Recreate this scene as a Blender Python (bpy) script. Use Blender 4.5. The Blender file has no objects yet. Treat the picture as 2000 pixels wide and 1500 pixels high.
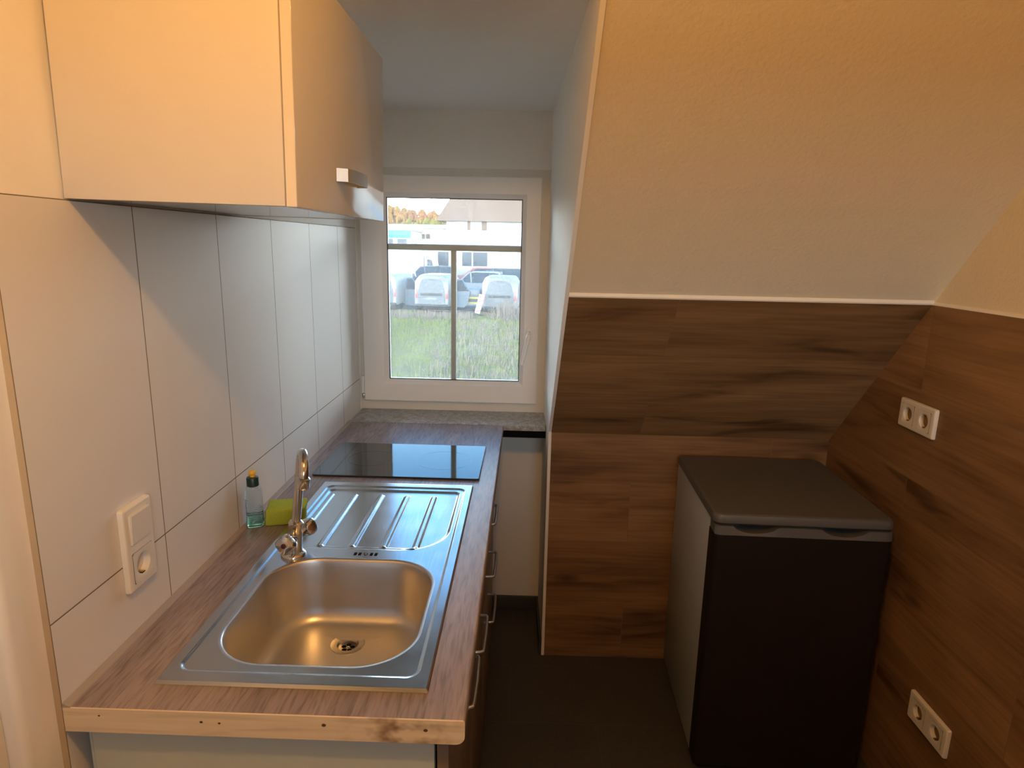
import bpy, bmesh, math, random
import numpy as np
from mathutils import Vector, Matrix
random.seed(7)
PI = math.pi
scn = bpy.context.scene
COL = scn.collection
UP = Vector((0, 0, 1))

# ------------------------------------------------------------------ helpers
def link(name, me, mat=None, parent=None, smooth=None):
    o = bpy.data.objects.new(name, me)
    COL.objects.link(o)
    if mat:
        me.materials.append(mat)
    if parent:
        o.parent = parent
    if smooth is not None:
        me.polygons.foreach_set('use_smooth', [True] * len(me.polygons))
        if smooth < 3:
            me.set_sharp_from_angle(angle=smooth)
    return o

def obj(name, bm, mat=None, parent=None, smooth=0.6, recalc=True):
    if recalc:
        bmesh.ops.recalc_face_normals(bm, faces=bm.faces)
    me = bpy.data.meshes.new(name)
    bm.to_mesh(me)
    bm.free()
    return link(name, me, mat, parent, smooth)

def tag(o, label=None, cat=None, group=None, kind=None):
    if label: o['label'] = label
    if cat: o['category'] = cat
    if group: o['group'] = group
    if kind: o['kind'] = kind
    return o

def empty(name, loc=(0, 0, 0), rz=0.0):
    o = bpy.data.objects.new(name, None)
    COL.objects.link(o)
    o.location = loc
    o.rotation_euler = (0, 0, rz)
    o.empty_display_size = 0.05
    return o

def thing(name, label, cat, loc=(0, 0, 0), rz=0.0, group=None):
    return tag(empty(name, loc, rz), label, cat, group)

def copy_tree(o, parent=None):
    c = o.copy()
    COL.objects.link(c)
    if parent: c.parent = parent
    for ch in list(o.children):
        copy_tree(ch, c)
    return c

def box(bm, x0, x1, y0, y1, z0, z1, bev=0.0, seg=2):
    vs = [bm.verts.new((x, y, z)) for x in (x0, x1) for y in (y0, y1) for z in (z0, z1)]
    fs = [bm.faces.new([vs[i] for i in q]) for q in
          ((0, 1, 3, 2), (4, 6, 7, 5), (0, 4, 5, 1), (2, 3, 7, 6), (0, 2, 6, 4), (1, 5, 7, 3))]
    if bev > 0:
        es = list({e for f in fs for e in f.edges})
        bmesh.ops.bevel(bm, geom=es, offset=bev, segments=seg, profile=0.5, affect='EDGES')
    return bm

def boxes(*bs, bev=0.0):
    bm = bmesh.new()
    for b in bs:
        box(bm, *b, bev=bev)
    return bm

def prism(bm, pts, a0, a1, axis):
    """extrude a 2-D polygon along an axis; pts are the other two coordinates in x,y,z order"""
    def mk(p, a):
        return {'x': (a, p[0], p[1]), 'y': (p[0], a, p[1]), 'z': (p[0], p[1], a)}[axis]
    A = [bm.verts.new(mk(p, a0)) for p in pts]
    B = [bm.verts.new(mk(p, a1)) for p in pts]
    n = len(pts)
    bm.faces.new(A)
    bm.faces.new(B[::-1])
    for i in range(n):
        bm.faces.new((A[i], A[(i + 1) % n], B[(i + 1) % n], B[i]))
    return bm

def lathe(bm, prof, seg=32, origin=(0, 0, 0), axis=(0, 0, 1), sx=1.0, sy=1.0, cap=True):
    """prof: list of (radius, height)"""
    q = Vector((0, 0, 1)).rotation_difference(Vector(axis).normalized())
    rings = []
    for r, h in prof:
        ring = []
        for i in range(seg):
            a = 2 * PI * i / seg
            v = q @ Vector((r * math.cos(a) * sx, r * math.sin(a) * sy, h)) + Vector(origin)
            ring.append(bm.verts.new(v))
        rings.append(ring)
    for a, b in zip(rings, rings[1:]):
        for i in range(seg):
            bm.faces.new((a[i], a[(i + 1) % seg], b[(i + 1) % seg], b[i]))
    if cap:
        bm.faces.new(rings[0][::-1])
        bm.faces.new(rings[-1])
    return bm

def tube(bm, pts, rad, seg=16, flat=(1, 1)):
    pts = [Vector(p) for p in pts]
    if not isinstance(rad, (list, tuple)):
        rad = [rad] * len(pts)
    rings = []
    ref = None
    for i, p in enumerate(pts):
        t = (pts[min(i + 1, len(pts) - 1)] - pts[max(i - 1, 0)]).normalized()
        if ref is None:
            ref = t.orthogonal().normalized()
        ref = (ref - t * ref.dot(t)).normalized()
        b = t.cross(ref)
        rings.append([bm.verts.new(p + rad[i] * (ref * math.cos(2 * PI * k / seg) * flat[0] + b * math.sin(2 * PI * k / seg) * flat[1])) for k in range(seg)])
    for a, b in zip(rings, rings[1:]):
        for i in range(seg):
            bm.faces.new((a[i], a[(i + 1) % seg], b[(i + 1) % seg], b[i]))
    bm.faces.new(rings[0][::-1])
    bm.faces.new(rings[-1])
    return bm

def rrect(hx, hy, r, n=10, cx=0.0, cy=0.0):
    """rounded rectangle outline, 4*n points"""
    out = []
    r = max(r, 0.0004)
    for k, (sx, sy) in enumerate(((1, 1), (-1, 1), (-1, -1), (1, -1))):
        for i in range(n):
            a = PI / 2 * k + PI / 2 * i / (n - 1)
            out.append((cx + sx * (hx - r) + r * math.cos(a), cy + sy * (hy - r) + r * math.sin(a)))
    return out

def loft(bm, rings, cap0=True, cap1=True):
    R = [[bm.verts.new(p) for p in r] for r in rings]
    n = len(R[0])
    for a, b in zip(R, R[1:]):
        for i in range(n):
            bm.faces.new((a[i], a[(i + 1) % n], b[(i + 1) % n], b[i]))
    if cap0: bm.faces.new(R[0][::-1])
    if cap1: bm.faces.new(R[-1])
    return R

# ------------------------------------------------------------------ materials
def new_mat(name):
    m = bpy.data.materials.new(name)
    m.use_nodes = True
    nt = m.node_tree
    b = nt.nodes['Principled BSDF']
    return m, nt, b

def N(nt, t, **kw):
    n = nt.nodes.new(t)
    for k, v in kw.items():
        setattr(n, k, v)
    return n

def setin(n, **kw):
    for k, v in kw.items():
        n.inputs[k.replace('_', ' ')].default_value = v

def rgb(c): return (c[0], c[1], c[2], 1.0)

def coords(nt, scale=(1, 1, 1), loc=(0, 0, 0), kind='Object'):
    tc = N(nt, 'ShaderNodeTexCoord')
    mp = N(nt, 'ShaderNodeMapping')
    mp.inputs['Scale'].default_value = scale
    mp.inputs['Location'].default_value = loc
    nt.links.new(tc.outputs[kind], mp.inputs['Vector'])
    return mp.outputs['Vector']

def plain(name, c, rough=0.5, metal=0.0, spec=0.5, var=0.06, vs=18.0, bump=0.0, bs=120.0, coat=0.0, bd=0.001):
    """a paint-like surface: base colour with slight noise variation and optional fine bump"""
    m, nt, b = new_mat(name)
    v = coords(nt)
    nz = N(nt, 'ShaderNodeTexNoise')
    setin(nz, Scale=vs, Detail=3.0)
    nt.links.new(v, nz.inputs['Vector'])
    mx = N(nt, 'ShaderNodeMix', data_type='RGBA')
    mx.inputs[6].default_value = rgb([max(0, x * (1 - var)) for x in c])
    mx.inputs[7].default_value = rgb([min(1, x * (1 + var)) for x in c])
    nt.links.new(nz.outputs['Fac'], mx.inputs[0])
    nt.links.new(mx.outputs[2], b.inputs['Base Color'])
    setin(b, Roughness=rough, Metallic=metal)
    b.inputs['Specular IOR Level'].default_value = spec
    b.inputs['Coat Weight'].default_value = coat
    if bump > 0:
        n2 = N(nt, 'ShaderNodeTexNoise')
        setin(n2, Scale=bs, Detail=4.0)
        nt.links.new(v, n2.inputs['Vector'])
        bp = N(nt, 'ShaderNodeBump')
        setin(bp, Strength=bump, Distance=bd)
        nt.links.new(n2.outputs['Fac'], bp.inputs['Height'])
        nt.links.new(bp.outputs['Normal'], b.inputs['Normal'])
    return m

def ramp(nt, fac, stops):
    r = N(nt, 'ShaderNodeValToRGB')
    e = r.color_ramp.elements
    while len(e) < len(stops):
        e.new(0.5)
    for el, (p, c) in zip(e, stops):
        el.position = p
        el.color = rgb(c)
    nt.links.new(fac, r.inputs['Fac'])
    return r.outputs['Color']

def math_node(nt, op, a, b=None):
    n = N(nt, 'ShaderNodeMath', operation=op)
    for i, x in enumerate((a, b)):
        if x is None: continue
        if isinstance(x, (int, float)): n.inputs[i].default_value = x
        else: nt.links.new(x, n.inputs[i])
    return n.outputs[0]

def wood_tile(name, v0, pitch, u0=0.0):
    """wood-look porcelain planks; local x runs along the plank, local y across"""
    m, nt, b = new_mat(name)
    v = coords(nt, loc=(u0, -v0, 0))
    br = N(nt, 'ShaderNodeTexBrick', offset=0.42, offset_frequency=2, squash=1.0)
    setin(br, Scale=1.0, Mortar_Size=0.0011, Mortar_Smooth=0.1, Bias=0.0, Brick_Width=1.2, Row_Height=pitch)
    br.inputs['Color1'].default_value = (0, 0, 0, 1)
    br.inputs['Color2'].default_value = (1, 1, 1, 1)
    br.inputs['Mortar'].default_value = (0.5, 0.5, 0.5, 1)
    nt.links.new(v, br.inputs['Vector'])
    sep = N(nt, 'ShaderNodeSeparateColor')
    nt.links.new(br.outputs['Color'], sep.inputs['Color'])
    rnd = sep.outputs['Red']
    # long grain streaks, shifted for every plank
    cmb = N(nt, 'ShaderNodeCombineXYZ')
    nt.links.new(math_node(nt, 'MULTIPLY', rnd, 37.0), cmb.inputs['Z'])
    ad = N(nt, 'ShaderNodeVectorMath', operation='ADD')
    nt.links.new(v, ad.inputs[0]); nt.links.new(cmb.outputs[0], ad.inputs[1])
    def streak(sx, sy, detail, dist):
        mp = N(nt, 'ShaderNodeMapping')
        mp.inputs['Scale'].default_value = (sx, sy, 1)
        nt.links.new(ad.outputs[0], mp.inputs['Vector'])
        nz = N(nt, 'ShaderNodeTexNoise')
        setin(nz, Scale=1.0, Detail=detail, Distortion=dist)
        nt.links.new(mp.outputs[0], nz.inputs['Vector'])
        return nz.outputs['Fac']
    broad = streak(1.6, 10.0, 3.0, 0.9)
    fine = streak(4.0, 90.0, 4.0, 0.3)
    col = ramp(nt, broad, [(0.29, (0.115, 0.059, 0.025)), (0.40, (0.25, 0.143, 0.066)), (0.6, (0.33, 0.195, 0.092)), (0.78, (0.37, 0.228, 0.112))])
    fr = ramp(nt, fine, [(0.3, (0.72, 0.72, 0.72)), (0.65, (1.08, 1.08, 1.08))])
    mx = N(nt, 'ShaderNodeMix', data_type='RGBA', blend_type='MULTIPLY')
    mx.inputs[0].default_value = 0.8
    nt.links.new(col, mx.inputs[6]); nt.links.new(fr, mx.inputs[7])
    pr = ramp(nt, rnd, [(0.0, (0.78, 0.76, 0.74)), (1.0, (1.12, 1.10, 1.08))])
    m2 = N(nt, 'ShaderNodeMix', data_type='RGBA', blend_type='MULTIPLY')
    m2.inputs[0].default_value = 1.0
    nt.links.new(mx.outputs[2], m2.inputs[6]); nt.links.new(pr, m2.inputs[7])
    # dark knots
    mk = N(nt, 'ShaderNodeMapping'); mk.inputs['Scale'].default_value = (2.1, 5.2, 1)
    nt.links.new(ad.outputs[0], mk.inputs['Vector'])
    vo = N(nt, 'ShaderNodeTexVoronoi'); setin(vo, Scale=1.0)
    nt.links.new(mk.outputs[0], vo.inputs['Vector'])
    kn = ramp(nt, vo.outputs['Distance'], [(0.02, (0.25, 0.2, 0.16)), (0.13, (1, 1, 1))])
    m3 = N(nt, 'ShaderNodeMix', data_type='RGBA', blend_type='MULTIPLY'); m3.inputs[0].default_value = 0.75
    nt.links.new(m2.outputs[2], m3.inputs[6]); nt.links.new(kn, m3.inputs[7])
    # joints
    m4 = N(nt, 'ShaderNodeMix', data_type='RGBA')
    nt.links.new(br.outputs['Fac'], m4.inputs[0])
    nt.links.new(m3.outputs[2], m4.inputs[6])
    m4.inputs[7].default_value = (0.21, 0.145, 0.09, 1)
    nt.links.new(m4.outputs[2], b.inputs['Base Color'])
    setin(b, Roughness=0.5)
    b.inputs['Specular IOR Level'].default_value = 0.35
    bp = N(nt, 'ShaderNodeBump'); setin(bp, Strength=0.25, Distance=0.001)
    nt.links.new(math_node(nt, 'SUBTRACT', fine, math_node(nt, 'MULTIPLY', br.outputs['Fac'], 2.0)), bp.inputs['Height'])
    nt.links.new(bp.outputs['Normal'], b.inputs['Normal'])
    return m

def glazed_tile(name):
    """white tiles 30 x 60 cm standing upright; local x along the wall, local y up"""
    m, nt, b = new_mat(name)
    v = coords(nt, loc=(0, -0.4335, 0))
    br = N(nt, 'ShaderNodeTexBrick', offset=0.0, squash=1.0)
    setin(br, Scale=1.0, Mortar_Size=0.0013, Mortar_Smooth=0.15, Bias=0.0, Brick_Width=0.301, Row_Height=0.6015)
    br.inputs['Color1'].default_value = (0.80, 0.78, 0.745, 1)
    br.inputs['Color2'].default_value = (0.82, 0.80, 0.765, 1)
    br.inputs['Mortar'].default_value = (0.20, 0.165, 0.13, 1)
    nt.links.new(v, br.inputs['Vector'])
    nt.links.new(br.outputs['Color'], b.inputs['Base Color'])
    nt.links.new(math_node(nt, 'ADD', math_node(nt, 'MULTIPLY', br.outputs['Fac'], 0.4), 0.43), b.inputs['Roughness'])
    b.inputs['Specular IOR Level'].default_value = 0.34
    nz = N(nt, 'ShaderNodeTexNoise'); setin(nz, Scale=7.0, Detail=1.0)
    nt.links.new(v, nz.inputs['Vector'])
    bp = N(nt, 'ShaderNodeBump'); setin(bp, Strength=0.35, Distance=0.002)
    nt.links.new(math_node(nt, 'SUBTRACT', math_node(nt, 'MULTIPLY', nz.outputs['Fac'], 0.6), br.outputs['Fac']), bp.inputs['Height'])
    nt.links.new(bp.outputs['Normal'], b.inputs['Normal'])
    return m

def worktop_mat():
    m, nt, b = new_mat('oak_laminate')
    v = coords(nt)
    def streak(s, detail, dist):
        mp = N(nt, 'ShaderNodeMapping'); mp.inputs['Scale'].default_value = s
        nt.links.new(v, mp.inputs['Vector'])
        nz = N(nt, 'ShaderNodeTexNoise'); setin(nz, Scale=1.0, Detail=detail, Distortion=dist)
        nt.links.new(mp.outputs[0], nz.inputs['Vector'])
        return nz.outputs['Fac']
    a = streak((14, 2.2, 14), 3.0, 0.6)
    f = streak((170, 16, 170), 4.0, 0.4)
    c = ramp(nt, a, [(0.25, (0.175, 0.142, 0.142)), (0.5, (0.265, 0.222, 0.225)), (0.75, (0.35, 0.30, 0.305))])
    g = ramp(nt, f, [(0.32, (0.55, 0.53, 0.52)), (0.52, (1.0, 1.0, 1.0)), (0.7, (1.15, 1.15, 1.15))])
    mx = N(nt, 'ShaderNodeMix', data_type='RGBA', blend_type='MULTIPLY'); mx.inputs[0].default_value = 0.85
    nt.links.new(c, mx.inputs[6]); nt.links.new(g, mx.inputs[7])
    nt.links.new(mx.outputs[2], b.inputs['Base Color'])
    setin(b, Roughness=0.36)
    bp = N(nt, 'ShaderNodeBump'); setin(bp, Strength=0.25, Distance=0.0006)
    nt.links.new(f, bp.inputs['Height']); nt.links.new(bp.outputs['Normal'], b.inputs['Normal'])
    return m

def pine_mat():
    m, nt, b = new_mat('pine_edge')
    v = coords(nt, scale=(3.2, 1, 45))
    nz = N(nt, 'ShaderNodeTexNoise'); setin(nz, Scale=1.5, Detail=3.0, Distortion=0.8)
    nt.links.new(v, nz.inputs['Vector'])
    c = ramp(nt, nz.outputs['Fac'], [(0.25, (0.60, 0.50, 0.34)), (0.5, (0.76, 0.65, 0.46)), (0.8, (0.84, 0.74, 0.55))])
    # darker weathered stain near the right end and a few knots
    tc = N(nt, 'ShaderNodeTexCoord')
    mp = N(nt, 'ShaderNodeMapping'); mp.inputs['Scale'].default_value = (28, 1, 38)
    nt.links.new(tc.outputs['Object'], mp.inputs['Vector'])
    n2 = N(nt, 'ShaderNodeTexNoise'); setin(n2, Scale=1.0, Detail=2.0)
    nt.links.new(mp.outputs[0], n2.inputs['Vector'])
    sep = N(nt, 'ShaderNodeSeparateXYZ'); nt.links.new(tc.outputs['Object'], sep.inputs[0])
    band = N(nt, 'ShaderNodeMapRange'); 
    nt.links.new(math_node(nt, 'ABSOLUTE', math_node(nt, 'SUBTRACT', sep.outputs['X'], 0.505)), band.inputs['Value'])
    band.inputs['From Min'].default_value = 0.10; band.inputs['From Max'].default_value = 0.0
    st = math_node(nt, 'MULTIPLY', band.outputs[0], ramp_val(nt, n2.outputs['Fac'], 0.45, 0.66))
    mx = N(nt, 'ShaderNodeMix', data_type='RGBA')
    nt.links.new(st, mx.inputs[0]); nt.links.new(c, mx.inputs[6]); mx.inputs[7].default_value = (0.16, 0.075, 0.025, 1)
    nt.links.new(mx.outputs[2], b.inputs['Base Color'])
    setin(b, Roughness=0.6)
    return m

def ramp_val(nt, fac, a, b_):
    r = N(nt, 'ShaderNodeMapRange')
    nt.links.new(fac, r.inputs['Value'])
    r.inputs['From Min'].default_value = a; r.inputs['From Max'].default_value = b_
    return r.outputs[0]

def steel_mat(name, rough=0.28, c=(0.56, 0.57, 0.58), scratch=True, stretch=(260, 9, 40)):
    m, nt, b = new_mat(name)
    v = coords(nt, scale=stretch)
    nz = N(nt, 'ShaderNodeTexNoise'); setin(nz, Scale=1.0, Detail=3.0)
    nt.links.new(v, nz.inputs['Vector'])
    v2 = coords(nt)
    n2 = N(nt, 'ShaderNodeTexNoise'); setin(n2, Scale=16.0, Detail=4.0)
    nt.links.new(v2, n2.inputs['Vector'])
    setin(b, Metallic=1.0)
    b.inputs['Base Color'].default_value = rgb(c)
    ro = math_node(nt, 'ADD', math_node(nt, 'MULTIPLY', nz.outputs['Fac'], 0.10), math_node(nt, 'ADD', math_node(nt, 'MULTIPLY', n2.outputs['Fac'], 0.14), rough - 0.12))
    nt.links.new(ro, b.inputs['Roughness'])
    if scratch:
        bp = N(nt, 'ShaderNodeBump'); setin(bp, Strength=0.02, Distance=0.0003)
        nt.links.new(nz.outputs['Fac'], bp.inputs['Height']); nt.links.new(bp.outputs['Normal'], b.inputs['Normal'])
    return m

def stone_mat():
    m, nt, b = new_mat('grey_granite')
    v = coords(nt)
    n1 = N(nt, 'ShaderNodeTexNoise'); setin(n1, Scale=55.0, Detail=6.0, Roughness=0.75)
    n2 = N(nt, 'ShaderNodeTexVoronoi'); setin(n2, Scale=220.0)
    nt.links.new(v, n1.inputs['Vector']); nt.links.new(v, n2.inputs['Vector'])
    c = ramp(nt, n1.outputs['Fac'], [(0.3, (0.17, 0.18, 0.19)), (0.5, (0.36, 0.375, 0.38)), (0.7, (0.58, 0.60, 0.60))])
    s = ramp(nt, n2.outputs['Distance'], [(0.15, (0.6, 0.6, 0.6)), (0.5, (1.1, 1.1, 1.1))])
    mx = N(nt, 'ShaderNodeMix', data_type='RGBA', blend_type='MULTIPLY'); mx.inputs[0].default_value = 0.8
    nt.links.new(c, mx.inputs[6]); nt.links.new(s, mx.inputs[7])
    nt.links.new(mx.outputs[2], b.inputs['Base Color'])
    setin(b, Roughness=0.4)
    return m

def floor_mat():
    m, nt, b = new_mat('anthracite_floor_tile')
    v = coords(nt, loc=(0.25, 0.13, 0))
    br = N(nt, 'ShaderNodeTexBrick', offset=0.5)
    setin(br, Scale=1.0, Mortar_Size=0.002, Brick_Width=0.6, Row_Height=0.3, Bias=0.0)
    br.inputs['Color1'].default_value = (0.062, 0.060, 0.058, 1)
    br.inputs['Color2'].default_value = (0.070, 0.068, 0.066, 1)
    br.inputs['Mortar'].default_value = (0.085, 0.08, 0.075, 1)
    nt.links.new(v, br.inputs['Vector'])
    nz = N(nt, 'ShaderNodeTexNoise'); setin(nz, Scale=90.0, Detail=4.0)
    nt.links.new(v, nz.inputs['Vector'])
    mx = N(nt, 'ShaderNodeMix', data_type='RGBA', blend_type='MULTIPLY'); mx.inputs[0].default_value = 0.5
    nt.links.new(br.outputs['Color'], mx.inputs[6]); nt.links.new(nz.outputs['Fac'], mx.inputs[7])
    nt.links.new(mx.outputs[2], b.inputs['Base Color'])
    setin(b, Roughness=0.6)
    bp = N(nt, 'ShaderNodeBump'); setin(bp, Strength=0.3, Distance=0.001)
    nt.links.new(nz.outputs['Fac'], bp.inputs['Height']); nt.links.new(bp.outputs['Normal'], b.inputs['Normal'])
    return m

def pane_mat():
    """thin window glass: mostly clear, mirror at grazing angles, a film of dust that scatters the daylight"""
    m = bpy.data.materials.new('window_glass'); m.use_nodes = True
    nt = m.node_tree; nt.nodes.clear()
    out = N(nt, 'ShaderNodeOutputMaterial')
    tr = N(nt, 'ShaderNodeBsdfTransparent'); tr.inputs[0].default_value = (0.93, 0.96, 0.95, 1)
    gl = N(nt, 'ShaderNodeBsdfGlossy'); gl.inputs['Roughness'].default_value = 0.0
    fr = N(nt, 'ShaderNodeFresnel'); fr.inputs['IOR'].default_value = 1.45
    m1 = N(nt, 'ShaderNodeMixShader')
    nt.links.new(fr.outputs[0], m1.inputs[0]); nt.links.new(tr.outputs[0], m1.inputs[1]); nt.links.new(gl.outputs[0], m1.inputs[2])
    tl = N(nt, 'ShaderNodeBsdfTranslucent'); tl.inputs[0].default_value = (0.95, 0.94, 0.90, 1)
    v = coords(nt)
    nz = N(nt, 'ShaderNodeTexNoise'); setin(nz, Scale=6.0, Detail=4.0)
    nt.links.new(v, nz.inputs['Vector'])
    dust = math_node(nt, 'ADD', math_node(nt, 'MULTIPLY', nz.outputs['Fac'], 0.06), DUST)
    m2 = N(nt, 'ShaderNodeMixShader')
    nt.links.new(dust, m2.inputs[0]); nt.links.new(m1.outputs[0], m2.inputs[1]); nt.links.new(tl.outputs[0], m2.inputs[2])
    nt.links.new(m2.outputs[0], out.inputs['Surface'])
    return m

def clear_plastic(name, c, rough=0.08, ior=1.35):
    m, nt, b = new_mat(name)
    b.inputs['Base Color'].default_value = rgb(c)
    b.inputs['Transmission Weight'].default_value = 1.0
    b.inputs['IOR'].default_value = ior
    setin(b, Roughness=rough)
    return m

DUST = 0.025
M = {}
M['plaster'] = plain('white_plaster', (0.80, 0.715, 0.545), 0.85, spec=0.2, var=0.02, bump=0.5, bs=95, bd=0.003)  # white plaster tinted warm to offset the bluish bounce light on it
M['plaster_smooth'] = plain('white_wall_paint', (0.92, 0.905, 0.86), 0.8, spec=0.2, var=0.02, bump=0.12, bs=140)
M['ceiling'] = plain('ceiling_paint', (0.93, 0.92, 0.90), 0.9, spec=0.15, var=0.015, bump=0.15, bs=120)
M['tile'] = glazed_tile('white_wall_tile')
M['wood_knee'] = wood_tile('wood_look_tile_knee', 0.011, 0.2403, 0.395)
M['wood_slope'] = wood_tile('wood_look_tile_slope', 0.0, 0.252, 0.1)
M['wood_right'] = wood_tile('wood_look_tile_right', -0.035, 0.247, 0.24)
M['caulk'] = plain('white_caulk', (0.82, 0.79, 0.72), 0.6, var=0.04)
M['tile_edge'] = plain('raw_tile_edge', (0.50, 0.39, 0.25), 0.8, var=0.08)
M['floor'] = floor_mat()
M['skirt'] = plain('anthracite_skirting', (0.055, 0.053, 0.052), 0.5, var=0.1, bump=0.1)
M['upvc'] = plain('white_window_plastic', (0.92, 0.92, 0.91), 0.35, var=0.01)
M['upvc_grey'] = plain('glazing_bar_plastic', (0.90, 0.90, 0.88), 0.4, var=0.02)
M['upvc_frame'] = plain('cream_window_frame_plastic', (0.80, 0.775, 0.715), 0.4, var=0.02)  # slightly darker and creamier than the sash
M['gasket'] = plain('black_rubber_gasket', (0.03, 0.03, 0.03), 0.6)
M['pane'] = pane_mat()
M['granite'] = stone_mat()
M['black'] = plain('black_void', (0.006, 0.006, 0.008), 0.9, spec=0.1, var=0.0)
M['worktop'] = worktop_mat()
M['pine'] = pine_mat()
M['knot'] = plain('dark_wood_knot', (0.10, 0.05, 0.02), 0.7, var=0.3)
M['strip'] = plain('sealing_strip_plastic', (0.37, 0.33, 0.295), 0.5, var=0.08)
M['cab'] = plain('cream_melamine', (0.78, 0.74, 0.66), 0.45, var=0.012)
M['cab_gloss'] = plain('cream_gloss_front', (0.74, 0.705, 0.64), 0.09, spec=0.35, var=0.008, coat=0.0)
M['cab_edge'] = plain('cream_edge_band', (0.82, 0.77, 0.66), 0.4, var=0.01)
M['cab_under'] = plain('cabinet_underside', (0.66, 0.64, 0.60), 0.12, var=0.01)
M['grey_front'] = plain('grey_brown_front', (0.20, 0.155, 0.125), 0.35, var=0.05)
M['grey_side'] = plain('cool_tinted_side_panel', (0.50, 0.58, 0.56), 0.5, var=0.02)  # cool light on the panel is put into its base colour
M['steel'] = steel_mat('brushed_steel', 0.20, (0.53, 0.55, 0.57))
M['steel_basin'] = steel_mat('satin_steel_basin', 0.36, (0.62, 0.61, 0.60), stretch=(60, 60, 60))
M['chrome'] = steel_mat('chrome', 0.13, (0.66, 0.65, 0.63), scratch=False)
M['nickel'] = steel_mat('satin_nickel', 0.36, (0.58, 0.56, 0.53), scratch=False)
M['hob'] = plain('black_ceramic_glass', (0.012, 0.013, 0.016), 0.06, var=0.1, spec=0.9)
M['hob_mark'] = plain('hob_zone_print', (0.05, 0.055, 0.06), 0.2, var=0.1)
M['fridge'] = plain('anthracite_fridge_lacquer', (0.013, 0.010, 0.008), 0.5, metal=0.0, spec=0.25, var=0.06, vs=500, bump=0.05, bs=500)
M['fridge_side'] = plain('grey_fridge_side', (0.50, 0.57, 0.63), 0.42, metal=0.15, var=0.05, vs=500)  # grey side; the bluish cast of the window light is in the colour
M['fridge_top'] = plain('dark_grey_fridge_top', (0.098, 0.102, 0.105), 0.45, var=0.05, vs=400, bump=0.05, bs=500)
M['white_plastic'] = plain('white_switch_plastic', (0.83, 0.80, 0.72), 0.3, var=0.01)
M['socket_hole'] = plain('dark_socket_hole', (0.03, 0.02, 0.015), 0.8, var=0.0)
M['brass'] = steel_mat('earth_contact_metal', 0.3, (0.6, 0.5, 0.35), scratch=False)
M['yellow'] = plain('yellow_plastic', (0.85, 0.50, 0.03), 0.35, var=0.03)
M['dkgreen'] = plain('dark_green_plastic', (0.010, 0.035, 0.026), 0.35, var=0.08)
M['clear'] = clear_plastic('clear_bottle_plastic', (0.97, 0.99, 1.0), 0.06, 1.2)
M['soap'] = clear_plastic('green_soap', (0.55, 0.97, 0.60), 0.05, 1.33)
M['sponge'] = plain('lime_sponge', (0.38, 0.50, 0.07), 0.95, var=0.15, vs=180, bump=0.9, bs=400, spec=0.1)
M['red_dot'] = plain('dark_red_dot', (0.06, 0.015, 0.02), 0.3, var=0.0)
M['white_paint'] = plain('cream_door_paint', (0.83, 0.79, 0.69), 0.4, var=0.01)
# outside
M['van_hatch'] = plain('shaded_hatch_paint', (0.085, 0.10, 0.115), 0.3, var=0.08, vs=2.5)  # bluish shade on the van rear, put into the hatch colour
M['van'] = plain('pale_van_paint', (0.17, 0.17, 0.17), 0.3, var=0.05, vs=1.5)
M['van_white'] = plain('white_van_paint', (0.26, 0.26, 0.26), 0.3, var=0.03, vs=1.5)
M['bin'] = plain('pale_blue_door_paint', (0.12, 0.165, 0.20), 0.4, var=0.06, vs=3)
M['car_dark'] = plain('dark_car_paint', (0.045, 0.06, 0.075), 0.2, var=0.1, vs=1.5)
M['car_grey'] = plain('grey_car_paint', (0.17, 0.20, 0.22), 0.25, var=0.1, vs=1.5)
M['car_white'] = plain('white_car_paint', (0.62, 0.63, 0.63), 0.25, var=0.03, vs=1.5)
M['car_red'] = plain('red_car_paint', (0.35, 0.10, 0.10), 0.25, var=0.05, vs=1.5)
M['car_glass'] = plain('tinted_car_glass', (0.03, 0.045, 0.06), 0.15, var=0.1, spec=0.25)
M['tyre'] = plain('tyre_rubber', (0.02, 0.03, 0.032), 0.8, var=0.1)
M['tail'] = plain('red_tail_light', (0.55, 0.10, 0.09), 0.25, var=0.05)
M['trim_dark'] = plain('dark_trim_plastic', (0.025, 0.028, 0.03), 0.6, var=0.05)
M['wallw'] = plain('white_render', (0.50, 0.48, 0.42), 0.9, var=0.04, vs=0.6)
M['roof'] = plain('brown_roof_tiles', (0.15, 0.09, 0.055), 0.85, var=0.15, vs=2.5)
M['roof_blue'] = plain('blue_grey_sheet_roof', (0.24, 0.32, 0.40), 0.5, var=0.05, vs=1)
M['cyan'] = plain('cyan_fascia', (0.03, 0.45, 0.62), 0.4, var=0.03)
M['yellow_stripe'] = plain('yellow_stripe_paint', (0.75, 0.58, 0.08), 0.4, var=0.05)
M['bush'] = plain('dry_bramble', (0.19, 0.155, 0.125), 0.9, var=0.25, vs=4)
M['dirt'] = plain('bare_soil', (0.12, 0.095, 0.07), 0.95, var=0.25, vs=2)

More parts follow.
